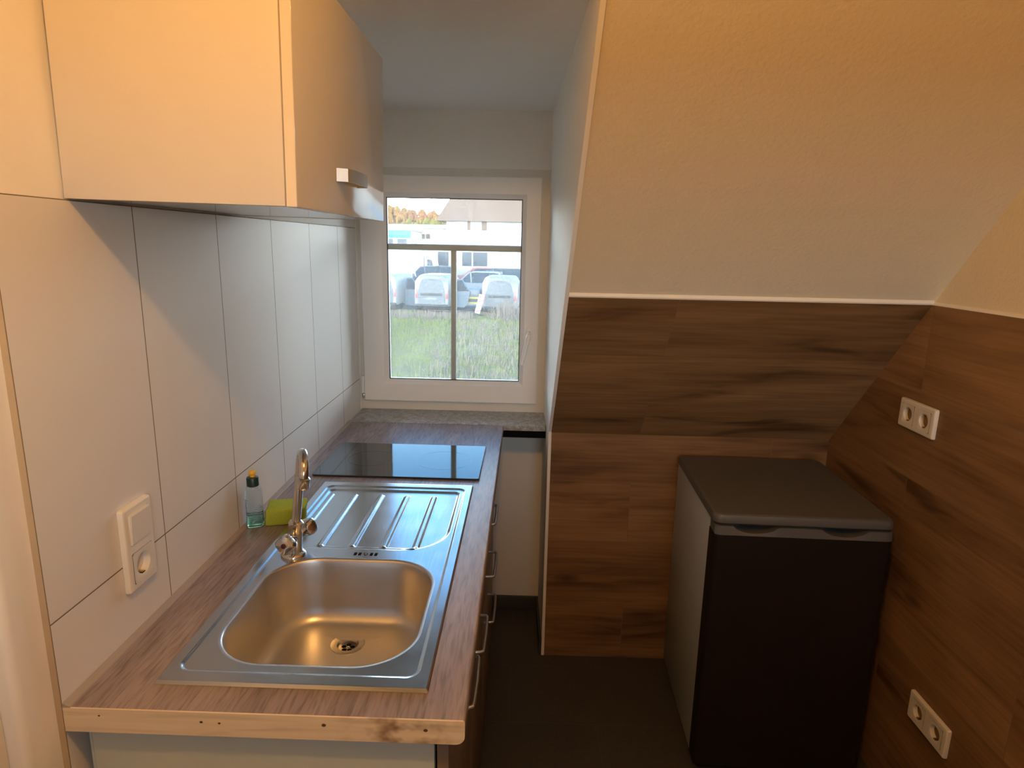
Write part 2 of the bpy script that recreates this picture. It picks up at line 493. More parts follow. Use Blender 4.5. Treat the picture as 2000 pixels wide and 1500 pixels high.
# ------------------------------------------------------------------ camera
CAM = Vector((0.67421731, -0.8114054, 1.58567656))
R = ((0.999530320298855, 0.02320077266658302, 0.02002156215038555),
     (0.024499802253608788, -0.21249948326971396, -0.9768539958968477),
     (-0.018409195876036594, 0.9768857117174855, -0.2129680909183806))
FPX = 1250.0
cd = bpy.data.cameras.new('camera')
cam = bpy.data.objects.new('camera', cd)
COL.objects.link(cam)
rt, dn, fw = Vector(R[0]), Vector(R[1]), Vector(R[2])
cam.matrix_world = Matrix(((rt.x, -dn.x, -fw.x, CAM.x), (rt.y, -dn.y, -fw.y, CAM.y), (rt.z, -dn.z, -fw.z, CAM.z), (0, 0, 0, 1)))
cd.sensor_fit = 'HORIZONTAL'; cd.sensor_width = 36.0; cd.lens = FPX / 2000 * 36
cd.clip_start = 0.02; cd.clip_end = 800
scn.camera = cam

# ------------------------------------------------------------------ the room
XR = 1.786            # face of the tiles on the right wall
YK = 1.44             # face of the tiles on the knee wall
YW = 1.77             # window wall
ZD = 2.08             # dormer ceiling
ZC = 2.36             # room ceiling
YB = -2.3             # wall behind the camera
SL = 1.132            # slope: rise over run
def cheek_x(y): return 0.76 + 0.027 * (1.771 - y)

def struct(name, bm, mat, smooth=0.5, parent=None):
    o = obj(name, bm, mat, parent, smooth)
    if not parent: o['kind'] = 'structure'
    return o

struct('floor', boxes((-0.25, 2.0, YB - 0.2, 1.95, -0.15, 0.0)), M['floor'])
bm = boxes((-0.25, 2.0, YB - 0.2, 0.40, ZC, ZC + 0.2))
struct('ceiling', bm, M['ceiling'])
struct('ceiling_dormer', boxes((-0.25, 0.9, 0.399, 1.95, ZD, ZC + 0.2)), M['ceiling'])

# left wall: plaster with a rounded return at the door side
pts = [(-0.25, 1.95), (-0.01, 1.95), (-0.01, -0.050)]
for i in range(1, 7):
    a = PI / 2 * i / 6
    pts.append((-0.022 + 0.012 * math.cos(a), -0.050 - 0.012 * math.sin(a)))
pts += [(-0.040, -0.062), (-0.040, YB), (-0.25, YB)]
bm = bmesh.new(); prism(bm, pts, -0.1, ZC + 0.1, 'z')
wl = struct('wall_left', bm, M['plaster_smooth'], 0.7)
# tiles on the left wall (local x along the wall, local y up)
bm = bmesh.new(); box(bm, 0.0, 1.745, 0.0, 1.637, 0.0, 0.0095, bev=0.0008, seg=1)
tl = obj('tile_cladding', bm, M['tile'], wl, 0.5)
tl.matrix_world = Matrix(((0, 0, 1, -0.0095), (1, 0, 0, 0.0), (0, 1, 0, 0), (0, 0, 0, 1)))
bm = boxes((-0.0098, -0.0004, -0.0006, 0.0002, 0.0, 1.637))
obj('tile_edge', bm, M['tile_edge'], wl)
# door jamb and leaf beside the rounded return
d1 = empty('door_1', (-0.04, -0.1, 0)); d1['kind'] = 'structure'
o = obj('jamb', boxes((-0.0395, -0.0345, -0.125, -0.0635, 0.0, 2.02), bev=0.0012), M['white_paint'], d1); o.location = (0.04, 0.1, 0)
o = obj('leaf', boxes((-0.0395, -0.030, -0.93, -0.128, 0.005, 2.0), bev=0.002), M['white_paint'], d1); o.location = (0.04, 0.1, 0)

# window wall: below, above and to the right of the opening
struct('wall_window', boxes((-0.25, 0.95, YW, 1.95, -0.1, 0.855), (-0.25, 0.95, YW, 1.95, 1.868, ZD + 0.05), (-0.25, 0.0, YW, 1.95, 0.855, 1.868), (0.762, 0.95, YW, 1.95, 0.855, 1.868)), M['plaster_smooth'])
BWX0, BWX1, BWZ0, BWZ1 = 0.75, 1.60, 1.3, 1.95
struct('wall_back', boxes((-0.25, BWX0, YB - 0.2, YB, -0.1, ZC + 0.1), (BWX1, 2.0, YB - 0.2, YB, -0.1, ZC + 0.1), (BWX0, BWX1, YB - 0.2, YB, -0.1, BWZ0), (BWX0, BWX1, YB - 0.2, YB, BWZ1, ZC + 0.1)), M['plaster_smooth'])
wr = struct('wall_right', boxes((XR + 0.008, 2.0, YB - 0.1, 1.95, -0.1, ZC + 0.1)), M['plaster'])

# dormer cheek: wedge-shaped side of the dormer, its edge follows knee wall and slope
def slope_y(z, y0): return y0 - (z - 0.92) / SL
bm = bmesh.new()
prof = [(1.80, -0.05), (YK - 0.001, -0.05), (YK - 0.001, 0.92)]
for z in (1.1, 1.3, 1.5, 1.7, 1.9, 2.1, ZC + 0.05):
    prof.append((slope_y(z, 1.436), z))
prof.append((1.80, ZC + 0.05))
A = [bm.verts.new((cheek_x(y), y, z)) for y, z in prof]
B = [bm.verts.new((cheek_x(y) + 0.011, y, z)) for y, z in prof]
bm.faces.new(A); bm.faces.new(B[::-1])
for i in range(len(prof)):
    j = (i + 1) % len(prof); bm.faces.new((A[i], B[i], B[j], A[j]))
struct('wall_cheek', bm, M['plaster_smooth'], 0.2)

# knee wall and roof slope, with wood-look tiles
def wedge(prof, y_ref):
    """extrude a y-z outline from the cheek to beyond the right wall, following the splayed cheek"""
    bm = bmesh.new()
    A = [bm.verts.new((cheek_x(y) + 0.009, y, z)) for y, z in prof]
    B = [bm.verts.new((XR + 0.06, y, z)) for y, z in prof]
    bm.faces.new(A); bm.faces.new(B[::-1])
    for i in range(len(prof)):
        j = (i + 1) % len(prof); bm.faces.new((A[i], B[i], B[j], A[j]))
    return bm
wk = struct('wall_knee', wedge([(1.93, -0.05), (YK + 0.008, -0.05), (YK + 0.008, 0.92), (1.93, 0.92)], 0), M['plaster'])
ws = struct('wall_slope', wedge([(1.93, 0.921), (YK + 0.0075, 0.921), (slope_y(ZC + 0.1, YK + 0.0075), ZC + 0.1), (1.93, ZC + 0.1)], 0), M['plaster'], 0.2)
# knee tiles
bm = bmesh.new(); box(bm, 0.0, XR - 0.778 + 0.002, 0.0, 0.9175, 0.0, 0.0085, bev=0.0006, seg=1)
k = obj('wood_tile_cladding', bm, M['wood_knee'], wk, 0.5)
k.matrix_world = Matrix(((1, 0, 0, 0.7785), (0, 0, -1, YK + 0.0085), (0, 1, 0, 0.0), (0, 0, 0, 1)))
# slope tiles: local y runs up the slope, z = outwards (towards the room)
th = math.atan(SL)
ll = (1.447 - 0.917) / math.sin(th)
bm = bmesh.new()
nseg = 8
def cx_at(v):   # left border follows the cheek
    y = 1.437 - v * math.cos(th)
    return cheek_x(y) + 0.0105
P0 = []
for i in range(nseg + 1):
    v = -ll + ll * i / nseg
    P0.append(v)
ra, rb = [], []
for v in P0:
    y = 1.437 - (v + ll) * math.cos(th)
    xl = cheek_x(y) + 0.0105
    ra.append([bm.verts.new((xl, v, 0)), bm.verts.new((xl, v, 0.0078)), bm.verts.new((XR + 0.006, v, 0.0078)), bm.verts.new((XR + 0.006, v, 0))])
for a, b in zip(ra, ra[1:]):
    for i in range(4):
        bm.faces.new((a[i], a[(i + 1) % 4], b[(i + 1) % 4], b[i]))
bm.faces.new(ra[0][::-1]); bm.faces.new(ra[-1])
k = obj('wood_tile_cladding', bm, M['wood_slope'], ws, 0.5)
uy, uz = -math.cos(th), math.sin(th)            # up-slope direction
ny, nz = -math.sin(th), -math.cos(th)           # towards the room
ytop, ztop = slope_y(1.447, 1.437), 1.447
k.matrix_world = Matrix(((1, 0, 0, 0), (0, uy, ny, ytop - ny * 0.0078), (0, uz, nz, ztop - nz * 0.0078), (0, 0, 0, 1)))
# right wall tiles: local x along -y direction reversed (towards the window), local y up
bm = bmesh.new()
pr = [(YB + 0.0, 0.0), (YK - 0.0, 0.0), (YK - 0.0, 0.918), (slope_y(1.447, 1.436), 1.447), (YB + 0.0, 1.447)]
prism(bm, [(p[0], p[1]) for p in pr], 0.0, 0.0085, 'z')
k = obj('wood_tile_cladding', bm, M['wood_right'], wr, 0.5)
k.matrix_world = Matrix(((0, 0, -1, XR + 0.0085), (1, 0, 0, 0), (0, 1, 0, 0), (0, 0, 0, 1)))

# pale caulk bead along the top edges of the wooden tiling
bm = bmesh.new()
p = lambda d, h: (ytop + uy * d + ny * h, ztop + uz * d + nz * h)
prism(bm, [p(-0.0006, -0.008), p(-0.0006, 0.0001), p(0.004, -0.0008), p(0.0095, -0.0078)], cheek_x(0.97) + 0.0105, XR + 0.004, 'x')
tag(obj('trim_1', bm, M['caulk']), kind='structure')
bm = bmesh.new()
prism(bm, [(XR + 0.0082, 1.4466), (XR - 0.0002, 1.4466), (XR + 0.0008, 1.450), (XR + 0.0082, 1.455)], YB, ytop + 0.004, 'y')
tag(obj('trim_2', bm, M['caulk']), kind='structure')
tag(obj('baseboard_window', boxes((0.45, 0.762, YW - 0.010, YW + 0.002, 0, 0.062), bev=0.001), M['skirt']), kind='structure')
bm = bmesh.new()
ys = (YK + 0.004, 1.772)
prism(bm, [(cheek_x(ys[0]) - 0.009, ys[0]), (cheek_x(ys[0]) + 0.001, ys[0]), (cheek_x(ys[1]) + 0.001, ys[1]), (cheek_x(ys[1]) - 0.009, ys[1])], 0.0, 0.062, 'z')
tag(obj('baseboard_cheek', bm, M['skirt']), kind='structure')

# ------------------------------------------------------------------ window
w1 = empty('window_1', (0.38, YW, 0.905)); w1['kind'] = 'structure'
def wpart(name, bm, mat, smooth=0.5):
    o = obj(name, bm, mat, w1, smooth); o.location = (-0.38, -YW, -0.905); return o
def ring_boxes(x0, x1, z0, z1, t, y0, y1, bev=0.0):
    tl_, tr_, tb_, tt_ = t
    return boxes((x0, x0 + tl_, y0, y1, z0, z1), (x1 - tr_, x1, y0, y1, z0, z1), (x0 + tl_, x1 - tr_, y0, y1, z0, z0 + tb_), (x0 + tl_, x1 - tr_, y0, y1, z1 - tt_, z1), bev=bev)
wpart('window_frame', ring_boxes(0.0, 0.7615, 0.903, 1.868, (0.06, 0.06, 0.06, 0.06), YW + 0.004, YW + 0.075), M['upvc_frame'])
def mitred(x0, x1, z0, z1, xi0, xi1, zi0, zi1, yf, yb, lip):
    """one frame with mitred corners: front face, chamfer to a lower glazing bead, and a back"""
    bm = bmesh.new()
    def loop(a0, a1, b0, b1, y): return [bm.verts.new((a0, y, b0)), bm.verts.new((a1, y, b0)), bm.verts.new((a1, y, b1)), bm.verts.new((a0, y, b1))]
    L = [loop(x0, x1, z0, z1, yb), loop(x0, x1, z0, z1, yf + 0.003), loop(x0 + 0.003, x1 - 0.003, z0 + 0.003, z1 - 0.003, yf),
         loop(xi0 - lip - 0.004, xi1 + lip + 0.004, zi0 - lip - 0.004, zi1 + lip + 0.004, yf), loop(xi0 - lip, xi1 + lip, zi0 - lip, zi1 + lip, yf + 0.004),
         loop(xi0, xi1, zi0, zi1, yf + 0.020), loop(xi0, xi1, zi0, zi1, yb)]
    for a, b in zip(L, L[1:]):
        for i in range(4): bm.faces.new((a[i], a[(i + 1) % 4], b[(i + 1) % 4], b[i]))
    a, b = L[-1], L[0]
    for i in range(4): bm.faces.new((a[i], a[(i + 1) % 4], b[(i + 1) % 4], b[i]))
    return bm
YS = YW - 0.018
GX0, GX1, GZ0, GZ1 = 0.118, 0.653, 1.032, 1.757
wpart('window_sash', mitred(0.017, 0.727, 0.943, 1.839, GX0, GX1, GZ0, GZ1, YS, YS + 0.055, 0.013), M['upvc'], 0.3)
wpart('glazing_gasket', ring_boxes(GX0 - 0.001, GX1 + 0.001, GZ0 - 0.001, GZ1 + 0.001, (0.004, 0.004, 0.004, 0.004), YS + 0.024, YS + 0.029), M['gasket'])
wpart('glass_pane', boxes((GX0 - 0.004, GX1 + 0.004, YS + 0.030, YS + 0.034, GZ0 - 0.004, GZ1 + 0.004)), M['pane'])
wpart('glazing_bar', boxes((GX0, GX1, YS + 0.036, YS + 0.046, 1.556, 1.580), bev=0.002), M['upvc_grey'])
wpart('glazing_bar', boxes((0.370, 0.394, YS + 0.0365, YS + 0.0455, GZ0, 1.557), bev=0.002), M['upvc_grey'])
bm = bmesh.new()
lathe(bm, [(0.018, 0), (0.018, 0.006), (0.015, 0.009), (0.010, 0.010)], 20, (0.690, YS, 1.236), (0, -1, 0), sx=0.8, sy=1.7)
wh = wpart('window_handle', bm, M['upvc'])
bm = bmesh.new()
tube(bm, [(0.690, YS - 0.006, 1.240), (0.690, YS - 0.034, 1.240), (0.688, YS - 0.042, 1.234), (0.681, YS - 0.048, 1.20), (0.672, YS - 0.052, 1.16), (0.662, YS - 0.055, 1.118)], [0.009, 0.009, 0.0095, 0.009, 0.0085, 0.007], 12, (1, 0.8))
o = obj('lever', bm, M['upvc'], wh)
bm = boxes((0.004, 0.016, YS + 0.001, YS + 0.02, 0.972, 1.045), bev=0.002)
wpart('hinge_cover', bm, M['upvc'])
bm = boxes((0.006, 0.016, YS + 0.004, YS + 0.02, 0.952, 0.970), bev=0.003)
wpart('hinge', bm, M['nickel'])
# unseen window behind the photographer, added and sized for its neutral fill light
w2 = empty('fill_window', ((BWX0 + BWX1) / 2, YB - 0.08, BWZ0)); w2['kind'] = 'structure'
for nm, bm, mt in (('window_frame', ring_boxes(BWX0, BWX1, BWZ0, BWZ1, (0.07, 0.07, 0.07, 0.07), YB - 0.12, YB - 0.05), M['upvc']),
                   ('glass_pane', boxes((BWX0 + 0.07, BWX1 - 0.07, YB - 0.09, YB - 0.085, BWZ0 + 0.07, BWZ1 - 0.07)), M['pane'])):
    o = obj(nm, bm, mt, w2); o.location = -w2.location
# granite sill in front of the window, with a black strip under it
wpart('window_sill', boxes((0.0, 0.7635, 1.577, YW + 0.02, 0.8795, 0.9025), bev=0.0015), M['granite'])
wpart('sill_black_strip', boxes((0.0, 0.763, 1.585, YW + 0.01, 0.850, 0.879)), M['black'])

# ------------------------------------------------------------------ worktop
WT = 0.9; WL = 1.573; WW = 0.60; TH = 0.040
def edge_profile(x0):
    pts = [(x0, WT - TH), (WW - 0.014, WT - TH)]
    for i in range(1, 7):
        a = -PI / 2 + PI / 2 * i / 6
        pts.append((WW - 0.014 + 0.014 * math.cos(a), WT - TH + 0.014 + 0.014 * math.sin(a)))
    for i in range(0, 5):
        a = PI / 2 * i / 4
        pts.append((WW - 0.004 + 0.004 * math.cos(a), WT - 0.004 + 0.004 * math.sin(a)))
    pts.append((x0, WT))
    return pts
wt = thing('worktop', 'brown-grey oak-look worktop with raw pine end edge', 'worktop', (0.3, 0.0, WT))
def wpt(name, bm, mat, parent=None, smooth=0.5):
    o = obj(name, bm, mat, parent or wt, smooth)
    o.matrix_parent_inverse = (parent or wt).matrix_world.inverted()
    return o
bpy.context.view_layer.update()
CUT = (0.125, 0.517, 0.078, 0.906)     # cut-out for the sink
HOBC = (0.075, 0.535, 1.0, 1.27)
bm = bmesh.new()
x1c = 0.545
prism(bm, edge_profile(x1c), 0.002, WL, 'y')
for b in ((0.001, x1c, 0.002, CUT[2]), (0.001, CUT[0], CUT[2], CUT[3]), (CUT[1], x1c, CUT[2], CUT[3]), (0.001, x1c, CUT[3], WL)):
    box(bm, b[0], b[1], b[2], b[3], WT - TH, WT)
bmesh.ops.remove_doubles(bm, verts=bm.verts, dist=0.00005)
wpt('slab', bm, M['worktop'])
bm = bmesh.new(); prism(bm, edge_profile(0.001), -0.0008, 0.002, 'y')
ee = wpt('end_edging', bm, M['pine'])
bpy.context.view_layer.update()
for x, z, r in ((0.055, 0.889, 0.0013), (0.208, 0.884, 0.0019), (0.235, 0.883, 0.0016), (0.391, 0.886, 0.0026), (0.542, 0.883, 0.0026)):
    bm = bmesh.new()
    lathe(bm, [(r, 0), (r, 0.0003)], 10, (x, -0.0009, z), (0, -1, 0), sx=1.3)
    o = obj('knot', bm, M['knot'], ee); o.matrix_parent_inverse = ee.matrix_world.inverted()
bm = bmesh.new(); prism(bm, [(0.0003, WT), (0.0125, WT), (0.0115, WT + 0.002), (0.002, WT + 0.006), (0.0003, WT + 0.0065)], 0.0, WL, 'y')
tag(obj('trim_3', bm, M['strip']), kind='structure')

# ------------------------------------------------------------------ sink
SX0, SX1, SY0, SY1 = 0.104, 0.537, 0.057, 0.927
SZ = 0.9055
BCX, BCY, BHX, BHY, BR = 0.3225, 0.293, 0.1765, 0.183, 0.105
sk = thing('kitchen_sink', 'stainless steel sink with one basin and ribbed drainboard', 'sink', (0.32, 0.49, WT))
bpy.context.view_layer.update()
def part_of(parent, name, bm, mat, smooth=0.6, recalc=True):
    o = obj(name, bm, mat, parent, smooth, recalc)
    o.matrix_parent_inverse = parent.matrix_world.inverted()
    return o
def sdf_rr(x, y, cx, cy, hx, hy, r):
    qx = np.abs(x - cx) - hx + r; qy = np.abs(y - cy) - hy + r
    return np.minimum(np.maximum(qx, qy), 0) + np.hypot(np.maximum(qx, 0), np.maximum(qy, 0)) - r
def sst(t): t = np.clip(t, 0, 1); return t * t * (3 - 2 * t)
def sink_h(x, y):
    cx, cy = (SX0 + SX1) / 2, (SY0 + SY1) / 2; hx, hy = (SX1 - SX0) / 2, (SY1 - SY0) / 2
    h = np.full_like(x, SZ)
    d = sdf_rr(x, y, cx, cy, hx, hy, 0.004)
    h -= 0.005 * (1 - sst(-d / 0.004))
    d = sdf_rr(x, y, cx, cy, hx - 0.021, hy - 0.029, 0.022)
    h -= 0.0032 * sst(-d / 0.006 + 0.3)
    # drainer field: big rounded corner at the front right
    d1 = sdf_rr(x, y, cx - 0.001, 0.702, 0.186, 0.180, 0.020)
    d2 = sdf_rr(x, y, cx - 0.101, 0.802, 0.286, 0.280, 0.11)
    d = np.maximum(d1, d2)
    h -= 0.0045 * sst(-d / 0.010)
    for gx in (0.150, 0.215, 0.288, 0.361, 0.435):
        g = sdf_rr(x, y, gx, 0.692, 0.0075, 0.158, 0.006)
        h += 0.0042 * sst(-g / 0.0055 + 0.25)
    # front step of the drainer between ribs
    g = sdf_rr(x, y, 0.325, 0.533, 0.110, 0.006, 0.005)
    h += 0.0040 * sst(-g / 0.006 + 0.3) * (0.8)
    return h
step = 0.0018
nx = int(round((SX1 - SX0) / step)) + 1; ny_ = int(round((SY1 - SY0) / step)) + 1
gx = np.linspace(SX0, SX1, nx); gy = np.linspace(SY0, SY1, ny_)
GXX, GYY = np.meshgrid(gx, gy, indexing='ij')
HH = sink_h(GXX, GYY)
BS = sdf_rr(GXX, GYY, BCX, BCY, BHX, BHY, BR)
bm = bmesh.new()
vid = {}
for i in range(nx):
    for j in range(ny_):
        if BS[i, j] > 0.006:
            vid[i, j] = bm.verts.new((gx[i], gy[j], HH[i, j]))
for i in range(nx - 1):
    for j in range(ny_ - 1):
        q = [(i, j), (i + 1, j), (i + 1, j + 1), (i, j + 1)]
        if all(k in vid for k in q):
            bm.faces.new([vid[k] for k in q])
for v in [v for v in bm.verts if not v.link_faces]: bm.verts.remove(v)
hole = [e for e in bm.edges if len(e.link_faces) == 1 and all(sdf_rr(np.float64(v.co.x), np.float64(v.co.y), BCX, BCY, BHX, BHY, BR) < 0.02 for v in e.verts)]
ZP = SZ - 0.0032
NB = 40
prof = [(-0.003, 0.0), (0.0, 0.0001), (0.002, 0.0008), (0.0038, 0.0026), (0.005, 0.006), (0.0065, 0.018), (0.0095, 0.05), (0.0125, 0.082), (0.0155, 0.106), (0.0195, 0.121), (0.026, 0.132), (0.035, 0.139), (0.048, 0.1425), (0.065, 0.144)]
rings = []
for t, dpt in prof:
    rings.append([(x, y, ZP - dpt) for x, y in rrect(BHX - t, BHY - t, BR - t * 0.9, NB // 4 * 3, BCX, BCY)])
DRX, DRY = 0.3165, 0.383
last = rrect(BHX - 0.065, BHY - 0.065, BR - 0.06, NB // 4 * 3, BCX, BCY)
zl = ZP - 0.144
for f in (0.35, 0.7, 1.0):
    rr = []
    for x, y in last:
        dx, dy = x - DRX, y - DRY; L = math.hypot(dx, dy)
        rt_ = 0.036
        X = DRX + dx / L * (rt_ * f + L * (1 - f)); Y = DRY + dy / L * (rt_ * f + L * (1 - f))
        rr.append((X, Y, zl - 0.003 * f))
    rings.append(rr)
basin = bmesh.new()
loft(basin, rings, False, False)
top_ring = [bm.verts.new(p) for p in rings[0]]
ring_edges = [bm.edges.new((top_ring[i], top_ring[(i + 1) % len(top_ring)])) for i in range(len(top_ring))]
bmesh.ops.triangle_fill(bm, use_beauty=True, use_dissolve=False, edges=hole + ring_edges)
for f in bm.faces:
    f.normal_update()
    if f.normal.z < 0: f.normal_flip()
part_of(sk, 'drainboard', bm, M['steel'], 0.9, recalc=False)
for f in basin.faces: f.normal_update()
s = sum(f.normal.z for f in basin.faces)
if s < 0:
    for f in basin.faces: f.normal_flip()
part_of(sk, 'basin', basin, M['steel_basin'], 1.2, recalc=False)
# drain: flange, cup and strainer cross
bm = bmesh.new()
zf = zl - 0.003
lathe(bm, [(0.0362, zf - 0.001), (0.0355, zf + 0.0012), (0.0345, zf + 0.0006), (0.0225, zf - 0.0006), (0.0215, zf - 0.002), (0.020, zf - 0.0065), (0.0165, zf - 0.0085), (0.0001, zf - 0.009)], 40, (DRX, DRY, 0), cap=False)
dr = part_of(sk, 'drain', bm, M['nickel'], 0.6)
bpy.context.view_layer.update()
bm = bmesh.new()
for k in range(5):
    a = PI / 2 + 2 * PI * k / 5
    lathe(bm, [(0.0042, zf - 0.0086), (0.0042, zf - 0.0080)], 14, (DRX + 0.0095 * math.cos(a), DRY + 0.0095 * math.sin(a), 0), sx=1.25)
part_of(dr, 'strainer_hole', bm, M['black'])
bm = bmesh.new(); lathe(bm, [(0.0028, zf - 0.0085), (0.0028, zf - 0.0062), (0.0018, zf - 0.0056)], 14, (DRX, DRY, 0))
part_of(dr, 'strainer_screw', bm, M['chrome'])
# overflow slots with the little mark in the middle
for k, x in enumerate((0.307, 0.317, 0.343, 0.353)):
    z = float(sink_h(np.array([x]), np.array([0.499]))[0])
    bm = boxes((x - 0.0034, x + 0.0034, 0.4925, 0.5055, z - 0.002, z + 0.0004), bev=0.0003)
    part_of(sk, 'overflow_slot', bm, M['black'])
z = float(sink_h(np.array([0.33]), np.array([0.499]))[0])
bm = bmesh.new()
for k in range(3):
    a0 = 2 * PI * k / 3
    tube(bm, [(0.330 + 0.0042 * math.cos(a0 + t), 0.499 + 0.0042 * math.sin(a0 + t), z + 0.0003) for t in (0, 0.4, 0.8, 1.2, 1.5)], [0.0012, 0.0011, 0.0009, 0.0007, 0.0003], 6)
part_of(sk, 'stamped_mark', bm, M['trim_dark'])

# ------------------------------------------------------------------ mixer tap
FB = Vector((0.172, 0.487, SZ - 0.0032))
fa = thing('kitchen_faucet', 'chrome two-handle tap with curved spout over the basin', 'faucet', FB)
lean = Matrix.Rotation(math.radians(6.9), 4, 'Y')
bpy.context.view_layer.update()
def fpart(name, bm, mat, parent=None, smooth=0.7, leaned=True):
    if leaned: bmesh.ops.transform(bm, matrix=lean, verts=bm.verts)
    o = obj(name, bm, mat, parent or fa, smooth); return o
bm = bmesh.new(); lathe(bm, [(0.027, 0), (0.027, 0.003), (0.025, 0.007), (0.019, 0.010)], 32)
fpart('flange', bm, M['chrome'], leaned=False)
bm = bmesh.new()
lathe(bm, [(0.020, 0.004), (0.0185, 0.014), (0.0165, 0.030), (0.0165, 0.055), (0.0155, 0.062), (0.0165, 0.064), (0.0165, 0.078), (0.0135, 0.081), (0.0105, 0.083)], 32)
AX = Vector((-0.06, -1.0, 0.16)).normalized()
AX2 = Vector((0.30, 1.0, 0.20)).normalized()
c0 = Vector((0, 0, 0.040))
tube(bm, [c0, c0 + AX * 0.030], 0.0125, 20)
tube(bm, [c0, c0 + AX2 * 0.030], 0.0125, 20)
fpart('body', bm, M['chrome'])
D = Vector((0.40, -0.917, 0)).normalized()
RS = 0.040; ztop_ = 0.213
pts = [Vector((0, 0, 0.078)), Vector((0, 0, 0.12)), Vector((0, 0, 0.17)), Vector((0, 0, ztop_))]
for i in range(1, 15):
    a = PI * i / 14
    pts.append(D * (RS - RS * math.cos(a)) + Vector((0, 0, ztop_ + RS * math.sin(a))))
pts.append(D * 2 * RS + Vector((0, 0, ztop_ - 0.003)))
bm = bmesh.new(); tube(bm, pts, 0.0098, 20)
sp = fpart('spout', bm, M['chrome'])
bm = bmesh.new()
e = D * 2 * RS
lathe(bm, [(0.0105, ztop_ + 0.003), (0.0135, ztop_ + 0.0005), (0.0138, ztop_ - 0.017), (0.0125, ztop_ - 0.020), (0.010, ztop_ - 0.019), (0.009, ztop_ - 0.013)], 28, e)
fpart('aerator', bm, M['chrome'], sp)
def knob(ax, dotmat):
    bm = bmesh.new()
    base = c0 + ax * 0.030
    q = Vector((0, 0, 1)).rotation_difference(ax)
    prof = [(0.013, 0.0), (0.0175, 0.003), (0.0205, 0.012), (0.0205, 0.022), (0.0175, 0.028), (0.008, 0.0305)]
    R_ = []
    seg = 48
    for r, h in prof:
        ring = []
        for i in range(seg):
            a = 2 * PI * i / seg
            lob = 1 + (0.085 * math.cos(4 * a) if r > 0.014 else 0)
            ring.append(bm.verts.new(base + q @ Vector((r * lob * math.cos(a), r * lob * math.sin(a), h))))
        R_.append(ring)
    for a, b in zip(R_, R_[1:]):
        for i in range(seg): bm.faces.new((a[i], a[(i + 1) % seg], b[(i + 1) % seg], b[i]))
    bm.faces.new(R_[0][::-1]); bm.faces.new(R_[-1])
    kn = fpart('tap_handle', bm, M['chrome'])
    bm = bmesh.new()
    lathe(bm, [(0.0055, 0.0300), (0.0055, 0.0318), (0.003, 0.0325)], 18, base, ax)
    fpart('marker_dot', bm, dotmat, kn)
knob(AX, M['red_dot'])
knob(AX2, M['gasket'])

# ------------------------------------------------------------------ hob
hb = thing('ceramic_hob', 'black glass hob set in the worktop below the window', 'hob', (0.30, 1.135, WT), math.radians(-0.3))
def hpt(name, bm, mat, smooth=0.6): return obj(name, bm, mat, hb, smooth)
bm = bmesh.new()
loft(bm, [[(x, y, z) for x, y in rrect(0.250 - i, 0.159 - i, 0.008, 6)] for i, z in ((0.003, 0.0003), (0.0, 0.0022), (0.0, 0.0045), (0.0022, 0.0060))])
hpt('glass_top', bm, M['hob'], 0.3)
for (x, r) in ((0.125, 0.088), (-0.11, 0.072)):
    bm = bmesh.new()
    lathe(bm, [(r - 0.0015, 0.00605), (r - 0.0015, 0.0062), (r, 0.0062), (r, 0.00605)], 64, (x, 0, 0), cap=False)
    hpt('cooking_zone', bm, M['hob_mark'])

# ------------------------------------------------------------------ washing-up bottle and sponge
bt = thing('dish_soap_bottle', 'clear bottle with little green soap and yellow-topped dark cap', 'bottle', (0.0265, 0.632, WT), math.radians(20))
bm = bmesh.new()
levels = [(0.0, 0.0165, 0.0125, 0.004), (0.002, 0.0185, 0.0145, 0.006), (0.006, 0.0195, 0.0155, 0.008), (0.018, 0.0195, 0.0155, 0.008)]
z = 0.020
while z < 0.076:      # ribbed grip
    levels += [(z, 0.0187, 0.0147, 0.008), (z + 0.0018, 0.0195, 0.0155, 0.008)]
    z += 0.0042
levels += [(0.084, 0.0195, 0.0155, 0.008), (0.092, 0.0185, 0.0150, 0.009), (0.100, 0.0150, 0.0135, 0.010), (0.104, 0.0125, 0.0125, 0.0115), (0.108, 0.0120, 0.0120, 0.0115)]
loft(bm, [[(x, y, zz) for x, y in rrect(hx, hy, r, 8)] for zz, hx, hy, r in levels])
obj('bottle_body', bm, M['clear'], bt, 0.5)
bm = bmesh.new()
loft(bm, [[(x, y, zz) for x, y in rrect(hx, hy, r, 8)] for zz, hx, hy, r in ((0.0012, 0.0150, 0.0110, 0.004), (0.004, 0.0174, 0.0134, 0.007), (0.031, 0.0174, 0.0134, 0.007))])
obj('soap_fill', bm, M['soap'], bt, 0.5)
bm = bmesh.new(); lathe(bm, [(0.0125, 0.104), (0.0142, 0.1055), (0.0142, 0.124), (0.0128, 0.1265), (0.006, 0.1275)], 28)
obj('cap', bm, M['dkgreen'], bt)
bm = bmesh.new(); lathe(bm, [(0.0062, 0.126), (0.0062, 0.133), (0.0082, 0.1345), (0.0082, 0.139), (0.0055, 0.143), (0.0030, 0.1435)], 24)
obj('nozzle', bm, M['yellow'], bt)

